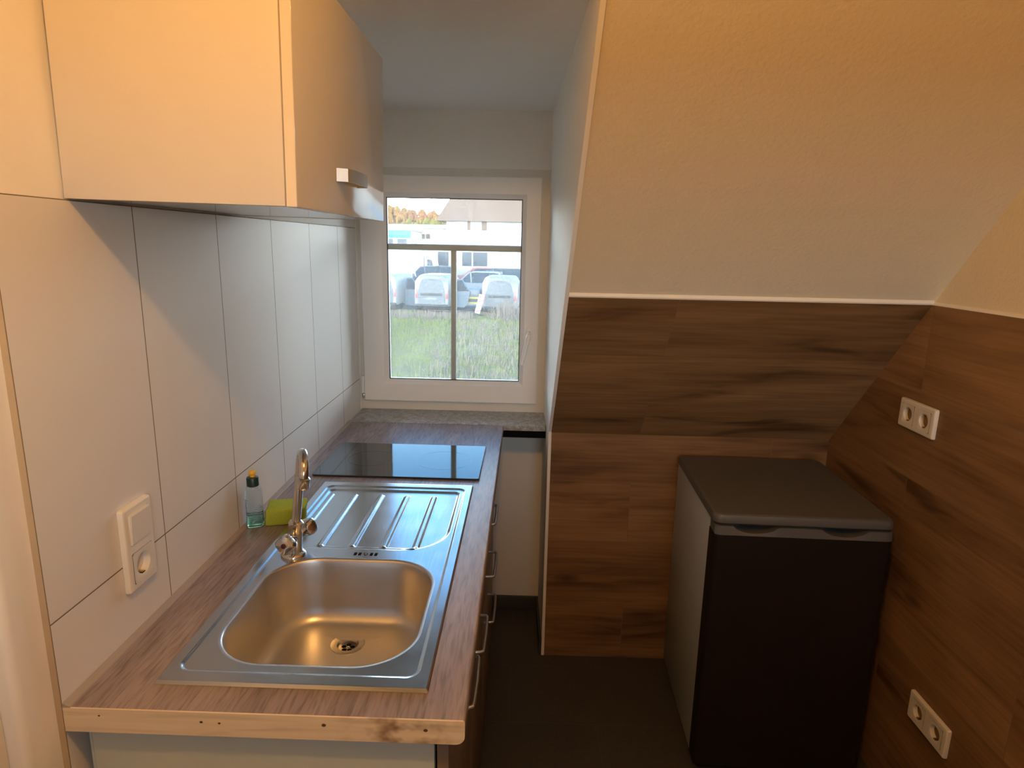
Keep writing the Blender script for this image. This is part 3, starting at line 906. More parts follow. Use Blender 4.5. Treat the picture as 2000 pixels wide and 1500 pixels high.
bm = bmesh.new()
box(bm, -0.046, 0.046, -0.034, 0.034, 0.0, 0.043, bev=0.004, seg=3)
bmesh.ops.subdivide_edges(bm, edges=[e for e in bm.edges if e.calc_length() > 0.02], cuts=6, use_grid_fill=True)
for v in bm.verts:
    v.co.x += 0.0008 * math.sin(v.co.y * 310 + v.co.z * 190); v.co.y += 0.0008 * math.sin(v.co.x * 270 + v.co.z * 150)
    if v.co.z > 0.02: v.co.x += 0.003 * (v.co.z - 0.02) / 0.02
so = obj('cleaning_sponge', bm, M['sponge'], None, 0.8)
so.location = (0.088, 0.672, WT); so.rotation_euler = (0, 0, math.radians(14))
tag(so, 'lime green sponge block between soap bottle and tap', 'sponge')

# ------------------------------------------------------------------ wall cabinet
CX, CY0, CY1, CZ0, CZ1 = 0.322, 0.145, 0.716, 1.6385, 1.985
wc = thing('wall_cabinet', 'cream wall cabinet with glossy door hanging above the sink', 'cabinet', (0, (CY0 + CY1) / 2, CZ0))
wc.rotation_euler = (0, math.radians(0.9), 0)
def cpt(name, bm, mat, parent=None, smooth=0.5):
    bmesh.ops.translate(bm, vec=(0, -(CY0 + CY1) / 2, -CZ0), verts=bm.verts)
    return obj(name, bm, mat, parent or wc, smooth)
cpt('side_panel', boxes((-0.004, CX - 0.001, CY0, CY0 + 0.016, CZ0, CZ1), bev=0.0006), M['cab'])
cpt('side_panel', boxes((-0.004, CX - 0.001, CY1 - 0.016, CY1, CZ0, CZ1), bev=0.0006), M['cab'])
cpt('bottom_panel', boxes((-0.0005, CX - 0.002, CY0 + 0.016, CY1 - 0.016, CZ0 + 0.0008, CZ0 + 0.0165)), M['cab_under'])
cpt('top_panel', boxes((0.001, CX - 0.002, CY0 + 0.016, CY1 - 0.016, CZ1 - 0.016, CZ1)), M['cab'])
cpt('back_panel', boxes((-0.0035, -0.0005, CY0 + 0.016, CY1 - 0.016, CZ0 + 0.016, CZ1 - 0.016)), M['cab'])
dg = cpt('door', boxes((CX + 0.0012, CX + 0.0172, CY0 - 0.0005, CY1 + 0.0005, CZ0 - 0.001, CZ1 + 0.001), bev=0.0008), M['cab_gloss'])
cpt('door_edge_band', boxes((CX + 0.002, CX + 0.0164, CY0 - 0.0014, CY0 - 0.0004, CZ0, CZ1)), M['cab_edge'], dg)
# bow handle: two feet and a broad arched strap
bm = bmesh.new()
hz, hy0, hy1 = 1.7035, 0.345, 0.49
xd = CX + 0.0172
N_ = 20
strap = []
for i in range(N_ + 1):
    s = i / N_
    y = hy0 + (hy1 - hy0) * s
    out = 0.020 + 0.006 * math.sin(PI * s)
    if s < 0.06: out = 0.020 * (s / 0.06) ** 0.5
    if s > 0.94: out = 0.020 * ((1 - s) / 0.06) ** 0.5
    strap.append((xd + out, y))
inner = [(max(xd - 0.0002, x - 0.005), min(max(y, hy0 + 0.012), hy1 - 0.012)) for x, y in strap]
ringsH = []
for (x, y), (xi, yi) in zip(strap, inner):
    ringsH.append([(x, y, hz - 0.011), (x, y, hz + 0.011), (xi, yi, hz + 0.011), (xi, yi, hz - 0.011)])
loft(bm, ringsH)
cpt('handle', bm, M['nickel'], dg, 0.5)

# ------------------------------------------------------------------ base cabinets
ZT = WT - TH
def base_unit(name, label, y0, y1, fronts, visible_side):
    t = thing(name, label, 'cabinet', (0.3, (y0 + y1) / 2, 0))
    off = Vector((-0.3, -(y0 + y1) / 2, 0))
    def p(nm, bm, mat, par=None):
        bmesh.ops.translate(bm, vec=off, verts=bm.verts)
        return obj(nm, bm, mat, par or t, 0.5)
    p('side_panel', boxes((0.024, 0.5515, y0, y0 + 0.016, 0.10, ZT - 0.001), bev=0.0006), M['grey_side'])
    p('side_panel', boxes((0.024, 0.5515, y1 - 0.016, y1, 0.10, ZT - 0.001), bev=0.0006), M['grey_side'])
    p('bottom_panel', boxes((0.024, 0.551, y0 + 0.016, y1 - 0.016, 0.10, 0.116)), M['grey_side'])
    p('back_panel', boxes((0.020, 0.024, y0, y1, 0.10, ZT - 0.001)), M['grey_side'])
    p('plinth', boxes((0.10, 0.530, y0, y1, 0.0, 0.099)), M['grey_front'])
    for nm, a, b, z0, z1, hy, hzz, hl in fronts:
        d = p(nm, boxes((0.5555, 0.5735, a + 0.0015, b - 0.0015, z0, z1), bev=0.001), M['grey_front'])
        bm = bmesh.new()
        xf, xo = 0.5730, 0.599
        pts = [(xf, hy - hl / 2, hzz), (xo - 0.006, hy - hl / 2 + 0.001, hzz), (xo - 0.001, hy - hl / 2 + 0.004, hzz), (xo, hy - hl / 2 + 0.010, hzz), (xo + 0.0015, hy, hzz),
               (xo, hy + hl / 2 - 0.010, hzz), (xo - 0.001, hy + hl / 2 - 0.004, hzz), (xo - 0.006, hy + hl / 2 - 0.001, hzz), (xf, hy + hl / 2, hzz)]
        tube(bm, pts, 0.0042, 12)
        p('handle', bm, M['nickel'], d)
    return t
base_unit('base_cabinet', 'sink base cabinet with cool-tinted grey side and grey-brown doors', 0.020, 0.820,
          [('door', 0.020, 0.420, 0.12, ZT - 0.006, 0.235, 0.79, 0.145), ('door', 0.420, 0.820, 0.12, ZT - 0.006, 0.52, 0.70, 0.145)], True)
base_unit('drawer_cabinet', 'narrow drawer cabinet under the hob beside the window wall', 0.823, 1.40,
          [('drawer', 0.823, 1.40, 0.69, ZT - 0.006, 1.02, 0.775, 0.145), ('drawer', 0.823, 1.40, 0.53, 0.686, 1.02, 0.61, 0.16), ('drawer', 0.823, 1.40, 0.12, 0.526, 1.0, 0.47, 0.16)], False)

# ------------------------------------------------------------------ fridge
fr = thing('undercounter_fridge', 'dark grey undercounter fridge in the corner below the slope', 'fridge', (1.485, 1.155, 0), math.radians(-1.8))
W2, DP = 0.250, 0.268
FT = 0.85
bm = boxes((-W2 + 0.004, W2 - 0.004, -DP + 0.065, DP, 0.012, FT - 0.031), bev=0.004)
obj('body', bm, M['fridge_side'], fr)
bm = bmesh.new()
# top plate with rounded front corners and a rolled front edge
def plate(i, r): 
    pts = rrect(W2 + 0.002 - i, DP - 0.002 - i, r, 8)
    return pts
loft(bm, [[(x, y, z) for x, y in plate(i, 0.022)] for i, z in ((0.005, FT - 0.031), (0.0, FT - 0.026), (0.0, FT - 0.010), (0.003, FT - 0.003), (0.009, FT), (0.012, FT + 0.00001))])
obj('top_plate', bm, M['fridge_top'], fr, 0.7)
# door: slab with softly rounded front edges and two grip hollows in its top edge
dz0, dz1 = 0.022, FT - 0.034
yf, yb = -DP - 0.004, -DP + 0.055
bm = bmesh.new()
outl = [(-W2 + 0.001, yb), (W2 - 0.001, yb)]
for i in range(0, 7):
    a = PI / 2 * i / 6
    outl.append((W2 - 0.019 + 0.018 * math.cos(a), yf + 0.018 - 0.018 * math.sin(a)))
for i in range(0, 7):
    a = PI / 2 + PI / 2 * i / 6
    outl.append((-W2 + 0.019 + 0.018 * math.cos(a), yf + 0.018 - 0.018 * math.sin(a)))
prism(bm, outl, dz0, dz1 - 0.026, 'z')
dfr = obj('door', bm, M['fridge'], fr, 0.5)
# top rail of the door, pinched at the grips
bm = bmesh.new()
nn = 60
front_t, front_b, back_t, back_b = [], [], [], []
for i in range(nn + 1):
    x = -W2 + 0.003 + (2 * W2 - 0.006) * i / nn
    dip = 0.0
    for gx_, gw in ((-0.135, 0.062), (0.115, 0.062)):
        u = (x - gx_) / gw
        if abs(u) < 1: dip = max(dip, (1 - u * u) ** 0.6)
    cr = max(0, abs(x) - (W2 - 0.022)) / 0.022
    yy = yf + 0.016 * (1 - math.sqrt(max(0, 1 - cr * cr)))
    front_t.append(bm.verts.new((x, yy + 0.004, dz1 - 0.020 * dip)))
    front_b.append(bm.verts.new((x, yy, dz1 - 0.0265)))
    back_t.append(bm.verts.new((x, yb if dip < 0.05 else yb - 0.004, dz1 - 0.022 * dip)))
    back_b.append(bm.verts.new((x, yb, dz1 - 0.0265)))
for i in range(nn):
    for a, b in ((front_t, front_b), (front_b, back_b), (back_b, back_t), (back_t, front_t)):
        bm.faces.new((a[i], a[i + 1], b[i + 1], b[i]))
bm.faces.new((front_t[0], front_b[0], back_b[0], back_t[0])); bm.faces.new((front_t[-1], back_t[-1], back_b[-1], front_b[-1]))
obj('grip_rail', bm, M['fridge_top'], dfr, 0.6)
obj('door_gasket', boxes((-W2 + 0.012, W2 - 0.012, yb, yb + 0.012, dz0 + 0.01, dz1 - 0.02)), M['gasket'], fr)
for sx in (-1, 1):
    for sy in (-1, 1):
        bm = bmesh.new(); lathe(bm, [(0.018, 0), (0.018, 0.008), (0.010, 0.010), (0.010, 0.032)], 16, (sx * 0.20, sy * 0.19, 0))
        obj('foot', bm, M['gasket'], fr)

# ------------------------------------------------------------------ switches and sockets
def schuko(parent, cx, cz, s=1.0):
    """insert with a round well, in a local frame where y = out of the wall"""
    bm = bmesh.new()
    outer = []
    for i in range(48):
        a = 2 * PI * (i + 0.5) / 48
        k = 0.0281 / max(abs(math.cos(a)), abs(math.sin(a)))
        k = min(k, 0.0385)
        outer.append((k * math.cos(a), k * math.sin(a)))
    rr = [[(x + cx, 0.0112, z + cz) for x, z in outer]]
    seg = len(outer)
    ang = [math.atan2(z, x) for x, z in outer]
    for r, y in ((0.0205, 0.0116), (0.0195, 0.0112), (0.0188, -0.004)):
        rr.append([(cx + r * math.cos(a), y, cz + r * math.sin(a)) for a in ang])
    loft(bm, rr, False, True)
    o = obj('socket_insert', bm, M['white_plastic'], parent, 0.6)
    for sgn in (-1, 1):
        bm = bmesh.new(); lathe(bm, [(0.0028, -0.0038), (0.0028, -0.0034)], 14, (cx + sgn * 0.0095, 0, cz), (0, 1, 0))
        obj('pin_hole', bm, M['socket_hole'], o)
        za, zb = sorted((cz + sgn * 0.0166, cz + sgn * 0.0186))
        obj('earth_contact', boxes((cx - 0.003, cx + 0.003, -0.003, 0.009, za, zb)), M['brass'], o)
        za, zb = sorted((cz + sgn * 0.0180, cz + sgn * 0.0189))
        obj('contact_slot', boxes((cx - 0.0045, cx + 0.0045, -0.0036, 0.0095, za, zb)), M['socket_hole'], o)
def frame_plate(parent, hx, hz, holes):
    """cover frame with a rounded rim; square openings for the inserts along the long side"""
    bm = bmesh.new()
    hs = 0.0282
    vertical = hz > hx
    def lp(pts, y): return [bm.verts.new((x, y, z)) for x, z in pts]
    def wall(A, B):
        for i in range(len(A)): bm.faces.new((A[i], A[(i + 1) % len(A)], B[(i + 1) % len(B)], B[i]))
    L = [lp(rrect(hx - i, hz - i, 0.004, 5), y) for i, y in ((0, 0), (0, 0.0060), (0.0010, 0.0090), (0.0026, 0.0102), (0.0045, 0.0105))]
    for p_, q_ in zip(L, L[1:]): wall(p_, q_)
    edges = [bm.edges.get((L[-1][i], L[-1][(i + 1) % len(L[-1])])) for i in range(len(L[-1]))]
    for c in holes:
        cx_, cz_ = (0, c) if vertical else (c, 0)
        sq = [(cx_ - hs, cz_ - hs), (cx_ + hs, cz_ - hs), (cx_ + hs, cz_ + hs), (cx_ - hs, cz_ + hs)]
        T, Bt = lp(sq, 0.0105), lp(sq, 0.001)
        wall(T, Bt)
        edges += [bm.edges.get((T[i], T[(i + 1) % 4])) for i in range(4)]
    bmesh.ops.triangle_fill(bm, use_beauty=True, use_dissolve=False, edges=edges)
    return obj('cover_frame', bm, M['white_plastic'], parent, 0.45)
# left wall: rocker above, socket below; local y -> +x of the room
sw = thing('switch_and_socket', 'white light switch over socket on the left wall tiles', 'socket', (0.0005, 0.210, 1.0605))
sw.rotation_euler = (0, 0, -PI / 2)
frame_plate(sw, 0.0405, 0.0765, (-0.0355, 0.0355))
schuko(sw, 0, -0.0355)
bm = bmesh.new()
pts = [(0.004, -0.0275), (0.0125, -0.0275), (0.0155, 0.0275), (0.004, 0.0275)]
prism(bm, [(p[0], p[1] + 0.0355) for p in pts], -0.0275, 0.0275, 'x')
bmesh.ops.bevel(bm, geom=[e for e in bm.edges], offset=0.0012, segments=2, affect='EDGES')
obj('rocker', bm, M['white_plastic'], sw, 0.5)
def double_socket(label, y, z):
    t = thing('double_socket', label, 'socket', (XR - 0.0005, y, z), 0, 'double sockets on the right wood-look wall')
    t.rotation_euler = (0, 0, PI / 2)
    frame_plate(t, 0.081, 0.0415, (-0.0375, 0.0375))
    schuko(t, -0.0375, 0); schuko(t, 0.0375, 0)
    return t
ds = double_socket('white double socket on wood-look wall above fridge height', 0.949, 1.134)
d2 = copy_tree(ds); d2.location = (XR - 0.0005, 0.6985, 0.355)
d2['label'] = 'lower white double socket near the floor right of the fridge'

# ------------------------------------------------------------------ outside
GZ = -1.85
# ground
def ground_mat():
    m, nt, b = new_mat('meadow_ground')
    v = coords(nt)
    n1 = N(nt, 'ShaderNodeTexNoise'); setin(n1, Scale=0.55, Detail=6.0, Roughness=0.65)
    n2 = N(nt, 'ShaderNodeTexNoise'); setin(n2, Scale=7.0, Detail=5.0, Roughness=0.7)
    nt.links.new(v, n1.inputs['Vector']); nt.links.new(v, n2.inputs['Vector'])
    c = ramp(nt, n1.outputs['Fac'], [(0.42, (0.17, 0.125, 0.09)), (0.49, (0.125, 0.11, 0.06)), (0.56, (0.11, 0.125, 0.038)), (0.68, (0.17, 0.185, 0.045))])
    g = ramp(nt, n2.outputs['Fac'], [(0.3, (0.6, 0.6, 0.6)), (0.7, (1.35, 1.3, 1.2))])
    mx = N(nt, 'ShaderNodeMix', data_type='RGBA', blend_type='MULTIPLY'); mx.inputs[0].default_value = 1.0
    nt.links.new(c, mx.inputs[6]); nt.links.new(g, mx.inputs[7])
    nt.links.new(mx.outputs[2], b.inputs['Base Color']); setin(b, Roughness=0.95)
    b.inputs['Specular IOR Level'].default_value = 0.1
    return m
M['ground'] = ground_mat()
bm = bmesh.new()
gxs = np.linspace(-90, 60, 90); gys = np.linspace(2.2, 33, 60)
vv = [[bm.verts.new((x, y, GZ - 0.02 + 0.05 * math.sin(x * 1.7 + y) * math.sin(y * 1.1) + random.uniform(-0.03, 0.03))) for y in gys] for x in np.linspace(-22, 12, 90)]
for i in range(89):
    for j in range(59): bm.faces.new((vv[i][j], vv[i + 1][j], vv[i + 1][j + 1], vv[i][j + 1]))
tag(obj('ground_meadow', bm, M['ground'], None, 1.0), kind='structure')
bm = bmesh.new(); box(bm, -160, 120, 32.9, 260, GZ - 0.3, GZ - 0.03); box(bm, -160, 120, -160, 32.9, GZ - 0.5, GZ - 0.2)
M['asphalt'] = plain('grey_yard_asphalt', (0.16, 0.16, 0.155), 0.9, var=0.1, vs=0.8)
tag(obj('ground_yard', bm, M['asphalt']), kind='structure')

# grass tufts: one object of blades
M['grass'] = plain('grass_blades', (0.15, 0.175, 0.045), 0.9, var=0.4, vs=1.3, spec=0.1)
def tufts(name, mat, n, area, hgt, spread, label, cat, lean_=0.5):
    bm = bmesh.new()
    for _ in range(n):
        y = area[2] + (area[3] - area[2]) * random.random()
        x = area[0] + (area[1] - area[0]) * random.random()
        for b in range(4):
            h = hgt * random.uniform(0.4, 1.2); a = random.uniform(0, 2 * PI); w = 0.016
            bx, by = x + random.uniform(-spread, spread), y + random.uniform(-spread, spread)
            dx, dy = math.cos(a), math.sin(a)
            l = lean_ * h * random.random()
            v0 = bm.verts.new((bx - dy * w, by + dx * w, GZ - 0.05)); v1 = bm.verts.new((bx + dy * w, by - dx * w, GZ - 0.05))
            v2 = bm.verts.new((bx + dx * l, by + dy * l, GZ + h))
            bm.faces.new((v0, v1, v2))
    o = obj(name, bm, mat, None, None)
    tag(o, label, cat, kind='stuff')
    return o
tufts('grass', M['grass'], 5200, (-9, 3, 12, 28.4), 0.16, 0.16, 'green grass growing over the rough field outside', 'grass')
tufts('dry_brambles', M['bush'], 95, (-0.75, 0.4, 28.8, 30.4), 0.95, 0.3, 'dry brown brambles standing in front of the right van', 'brambles', 0.9)
tufts('dry_weeds', M['bush'], 300, (-8.5, -1.9, 28.7, 29.8), 0.35, 0.2, 'dry brown weeds along the row of vans', 'weeds', 0.7)

tufts('dry_grass', M['bush'], 700, (-2.2, 1.2, 13, 28), 0.22, 0.2, 'dry grey-brown stalks scattered over the right of the field', 'dry grass', 0.9)

def wheel(bm_, x, y, r=0.31, w=0.2):
    lathe(bm_, [(r * 0.6, -w / 2), (r * 0.95, -w / 2), (r, -w / 2 + 0.03), (r, w / 2 - 0.03), (r * 0.95, w / 2), (r * 0.6, w / 2)], 20, (x, y, r), (1, 0, 0))
def make_van(paint, label, loc, rz):
    t = thing('panel_van', label, 'van', loc, rz, 'vans parked with their rears to the field')
    # rear of the van faces local -y
    def sec(y, w, z0, z1, r):
        hw = w / 2; cz = (z0 + z1) / 2; out = []
        out += [(-hw + 0.03, y, z0), (hw - 0.03, y, z0), (hw, y, z0 + 0.08), (hw, y, z0 + 0.55)]
        for i in range(9):
            a = PI / 2 * i / 8
            out.append((hw * 0.94 - r + r * math.cos(a) if i else hw * 0.985, y, z1 - r + r * math.sin(a)))
        for i in range(9):
            a = PI / 2 + PI / 2 * i / 8
            out.append((-(hw * 0.94) + r + r * math.cos(a) if i < 8 else -hw * 0.985, y, z1 - r + r * math.sin(a)))
        out += [(-hw, y, z0 + 0.55), (-hw, y, z0 + 0.08)]
        return out
    bm = bmesh.new()
    loft(bm, [sec(0.0, 1.70, 0.30, 1.74, 0.42), sec(0.06, 1.78, 0.26, 1.80, 0.36), sec(0.5, 1.82, 0.24, 1.84, 0.30), sec(2.2, 1.82, 0.24, 1.84, 0.28), sec(2.75, 1.80, 0.24, 1.76, 0.30), sec(3.4, 1.76, 0.24, 1.05, 0.15), sec(4.1, 1.60, 0.28, 0.86, 0.15)])
    obj('body', bm, paint, t, 0.7)
    # one-piece rear hatch with a raised outline
    bm = bmesh.new()
    pts = []
    for x, z in ((-0.66, 0.36), (0.66, 0.36), (0.72, 0.60), (0.70, 1.00)): pts.append((x, z))
    for i in range(7):
        a = PI / 2 * i / 6; pts.append((0.26 + 0.36 * math.cos(a), 1.28 + 0.38 * math.sin(a)))
    for i in range(7):
        a = PI / 2 + PI / 2 * i / 6; pts.append((-0.26 + 0.36 * math.cos(a), 1.28 + 0.38 * math.sin(a)))
    pts.append((-0.70, 1.00)); pts.append((-0.72, 0.60))
    prism(bm, pts, -0.035, 0.02, 'y')
    h = obj('rear_hatch', bm, M['van_hatch'], t, 0.3)
    obj('handle_strip', boxes((-0.56, 0.56, -0.075, -0.03, 0.80, 0.93), bev=0.01), M['trim_dark'], h)
    obj('brake_light', boxes((-0.12, 0.12, -0.055, -0.03, 1.585, 1.62)), M['trim_dark'], h)
    obj('number_plate', boxes((-0.26, 0.26, -0.045, -0.03, 0.60, 0.70)), M['car_grey'], h)
    obj('bumper', boxes((-0.86, 0.86, -0.08, 0.12, 0.24, 0.36), bev=0.04), M['trim_dark'], t)
    for s in (-1, 1):
        obj('tail_light', boxes((s * 0.80 - 0.06, s * 0.80 + 0.06, -0.03, 0.08, 0.66, 1.12), bev=0.02), M['tail'], t)
        for y in (0.75, 3.4):
            bm = bmesh.new(); wheel(bm, s * 0.80, y); obj('wheel', bm, M['tyre'], t)
    return t
van = make_van(M['van'], 'pale van with open side door left of the central glazing bar', (0, 0, 0), 0)
van.location = (-4.15, 32.0, GZ); van.rotation_euler = (0, 0, math.radians(-6))
v2 = copy_tree(van); v2.location = (-0.65, 31.5, GZ); v2.rotation_euler = (0, 0, math.radians(-2))
v2['label'] = 'pale van with bluish-shaded rear behind dry brambles right of the glazing bar'
# side door standing open on the right of two of the vans
bm = bmesh.new()
prism(bm, [(0.92, 0.16), (1.42, 0.12), (1.62, 0.30), (1.76, 0.92), (0.92, 0.96)], 1.26, 1.32, 'y')
for a_, b_ in (((0.95, 0.94), (1.02, 1.55)), ((1.02, 1.55), (1.32, 1.58)), ((1.32, 1.58), (1.74, 0.92))):
    tube(bm, [(a_[0], 1.29, a_[1]), (b_[0], 1.29, b_[1])], 0.035, 6)
od = obj('open_door', bm, M['bin'], van, 0.4)
obj('rim', boxes((0.92, 1.77, 1.24, 1.34, 0.91, 0.98), bev=0.01), M['van'], od)
bm = bmesh.new(); prism(bm, [(0.96, 0.97), (1.72, 0.97), (1.32, 1.55), (1.03, 1.53)], 1.285, 1.295, 'y'); obj('door_window', bm, M['car_glass'], od)
v3 = copy_tree(van); v3.location = (-6.9, 32.5, GZ); v3.rotation_euler = (0, 0, math.radians(-9))
v3['label'] = 'white van with open side door, cut off by the left pane edge'
for ch in v3.children:
    if ch.name.startswith('body'):
        ch.data = ch.data.copy(); ch.data.materials[0] = M['van_white']

def make_car(name, label, paint, x0, y0, rz, L=4.4, H=1.5, W=1.78, estate=True):
    t = thing(name, label, 'car', (0, 0, 0), math.radians(rz), 'cars parked behind the vans')
    hl = L / 2
    # side outline along local x
    lower = [(-hl, 0.35), (hl, 0.32), (hl, 0.62), (hl - 0.25, 0.80), (hl - 1.15, 0.95), (-hl + 0.1, 0.98), (-hl, 0.80)]
    bm = bmesh.new(); prism(bm, lower, -W / 2, W / 2, 'y')
    bmesh.ops.bevel(bm, geom=list(bm.edges), offset=0.07, segments=2, affect='EDGES')
    obj('body', bm, paint, t, 0.6)
    tail = -hl + (0.12 if estate else 0.75)
    cab = [(tail, 0.95), (hl - 1.2, 0.93), (hl - 1.95, H - 0.04), (hl - 2.3, H), (tail + 0.5, H), (tail + 0.25, H - 0.06)]
    bm = bmesh.new()
    R_ = []
    for y_, k in ((-W / 2 + 0.04, 0), (-W / 2 + 0.22, 1), (W / 2 - 0.22, 1), (W / 2 - 0.04, 0)):
        R_.append([(x, y_ if z < 1.1 or k else y_, z if k or z < 1.1 else z - 0.10) for x, z in cab])
    loft(bm, [[(x, -W / 2 + (0.06 if z < 1.1 else 0.24), z) for x, z in cab], [(x, W / 2 - (0.06 if z < 1.1 else 0.24), z) for x, z in cab]])
    obj('cabin', bm, M['car_glass'], t, 0.3)
    bm = bmesh.new()
    roof = [(tail + 0.15, H - 0.10), (tail + 0.25, H - 0.03), (tail + 0.5, H + 0.03), (hl - 2.3, H + 0.03), (hl - 1.95, H - 0.02), (hl - 1.99, H - 0.07), (hl - 2.3, H - 0.02), (tail + 0.5, H - 0.02)]
    prism(bm, roof, -W / 2 + 0.2, W / 2 - 0.2, 'y')
    for xa in (tail + 0.1, 0.0, ):
        for s in (-1, 1):
            tube(bm, [(xa, s * (W / 2 - 0.07), 0.96), (xa + 0.1, s * (W / 2 - 0.22), H)], 0.045, 6)
    for s in (-1, 1): tube(bm, [(hl - 1.2, s * (W / 2 - 0.08), 0.94), (hl - 1.95, s * (W / 2 - 0.22), H - 0.02)], 0.045, 6)
    obj('roof', bm, paint, t, 0.5)
    for sx in (-1, 1):
        for s in (-1, 1):
            bm = bmesh.new()
            lathe(bm, [(0.18, -0.1), (0.30, -0.1), (0.32, -0.07), (0.32, 0.07), (0.30, 0.1), (0.18, 0.1)], 18, (sx * (hl - 0.85), s * (W / 2 - 0.1), 0.32), (0, 1, 0))
            obj('wheel', bm, M['tyre'], t)
    t.location = (x0, y0, GZ)
    return t
make_car('estate_car', 'dark estate car behind the left van roof', M['car_dark'], -6.76, 47.0, 188, 4.6, 1.75)
make_car('off_road_car', 'large dark car behind the right van', M['car_dark'], -1.56, 46.5, 172, 4.7, 1.72)
make_car('hatchback_car', 'grey car directly behind the right van', M['car_grey'], -2.83, 42.2, 175, 4.2, 1.62)
make_car('small_white_car', 'white car at the left pane edge behind the open van door', M['car_white'], -8.66, 42.2, 180, 4.2, 1.5)
make_car('red_car', 'small red car far back right of the glazing bar', M['car_red'], -3.54, 52.0, 185, 4.0, 1.5)
make_car('dark_saloon_car', 'dark saloon at the right pane edge', M['car_dark'], 0.75, 38.3, 164, 4.6, 1.5)
# striped board and trailer tail between the vans
t = thing('signal_board', 'red and white striped board leaning beside the right van', 'sign', (0, 0, 0))
t.location = (-1.72, 30.5, GZ); t.rotation_euler = (math.radians(-8), math.radians(14), 0)
bm = boxes((-0.13, 0.13, -0.015, 0.015, 0.0, 1.05), bev=0.01)
obj('board', bm, M['car_white'], t)
for k in range(4):
    bm = bmesh.new(); z = 0.08 + k * 0.25
    prism(bm, [(-0.125, z), (0.125, z + 0.16), (0.125, z + 0.27), (-0.125, z + 0.11)] if k < 3 else [(-0.125, z), (0.125, z + 0.10), (0.125, z + 0.18), (-0.125, z + 0.11)], -0.02, -0.014, 'y')
    obj('red_stripe', bm, M['tail'], t)
obj('foot', boxes((-0.28, 0.28, -0.2, 0.2, -0.02, 0.10), bev=0.02), M['trim_dark'], t)
t = thing('barrier_trailer', 'grey trailer tail with two yellow stripes between the vans', 'trailer', (0, 0, 0))
t.location = (-2.34, 33.6, GZ)
obj('panel', boxes((-0.55, 0.55, 0, 1.6, 0.35, 1.05), bev=0.02), M['car_grey'], t)
for z in (0.55, 0.28): obj('yellow_stripe', boxes((-0.53, 0.53, -0.04, -0.005, z, z + 0.10)), M['yellow_stripe'], t)
for s in (-1, 1):
    bm = bmesh.new(); wheel(bm, s * 0.5, 0.8, 0.26); obj('wheel', bm, M['tyre'], t)

# white lorry at the left
t = thing('box_lorry', 'white box lorry at the left behind the parked cars', 'lorry', (0, 0, 0))
wL = 2.9
t.location = (-8.75, 50.5, GZ)
obj('box_body', boxes((-wL / 2, wL / 2, -1.1, 1.1, 0.75, 2.95), bev=0.03), M['car_white'], t)
bm = bmesh.new(); prism(bm, [(wL / 2 + 0.05, 0.5), (wL / 2 + 1.0, 0.5), (wL / 2 + 1.0, 1.3), (wL / 2 + 0.7, 2.35), (wL / 2 + 0.05, 2.5)], -1.0, 1.0, 'y')
c = obj('cab', bm, M['car_white'], t)
bm = bmesh.new(); prism(bm, [(wL / 2 + 0.25, 1.4), (wL / 2 + 0.8, 1.4), (wL / 2 + 0.62, 2.15), (wL / 2 + 0.25, 2.2)], -1.02, -0.99, 'y'); obj('cab_window', bm, M['car_glass'], c)
for x in (-wL / 2 + 0.7, wL / 2 + 0.4):
    for s in (-1, 1):
        bm = bmesh.new(); lathe(bm, [(0.2, -0.14), (0.42, -0.14), (0.45, -0.1), (0.45, 0.1), (0.42, 0.14), (0.2, 0.14)], 18, (x, s * 0.95, 0.45), (0, 1, 0)); obj('wheel', bm, M['tyre'], t)

# house with the big roof on the right
t = thing('large_house', 'white house with broad brown roof filling the upper right pane', 'house', (0, 62, GZ))
xl = -7.08; xrr = 33.0  # right end stretched out of view to cover bright sky in reflections
ze = 5.6
zr = ze + 5.0
bm = boxes((xl, xrr, 0.0, 9.0, 0, ze + 0.05)); obj('wall', bm, M['wallw'], t)
bm = bmesh.new()
ov = 0.9
A = [(xl - ov, -ov, ze - 0.1), (xrr + ov, -ov, ze - 0.1), (xrr + ov, 9 + ov, ze - 0.1), (xl - ov, 9 + ov, ze - 0.1)]
T = [(xl + 1.6, 4.5, zr), (xrr - 1.6, 4.5, zr)]
va = [bm.verts.new(p_) for p_ in A]; vt = [bm.verts.new(p_) for p_ in T]
bm.faces.new((va[0], va[1], vt[1], vt[0])); bm.faces.new((va[1], va[2], vt[1])); bm.faces.new((va[2], va[3], vt[0], vt[1])); bm.faces.new((va[3], va[0], vt[0])); bm.faces.new(va[::-1])
obj('roof', bm, M['roof'], t, 0.2)
for x, hw in ((-4.93, 0.14), (-3.46, 0.24)):
    obj('window', boxes((x - hw, x + hw, -0.06, 0.02, 4.68, 5.53)), M['roof'], t)
obj('skylight', boxes((-5.85, -5.49, 1.9, 2.1, ze + 1.9, ze + 2.5)), M['car_white'], t)
obj('skylight', boxes((-5.26, -4.66, 2.2, 2.4, ze + 2.2, ze + 2.7)), M['car_white'], t)
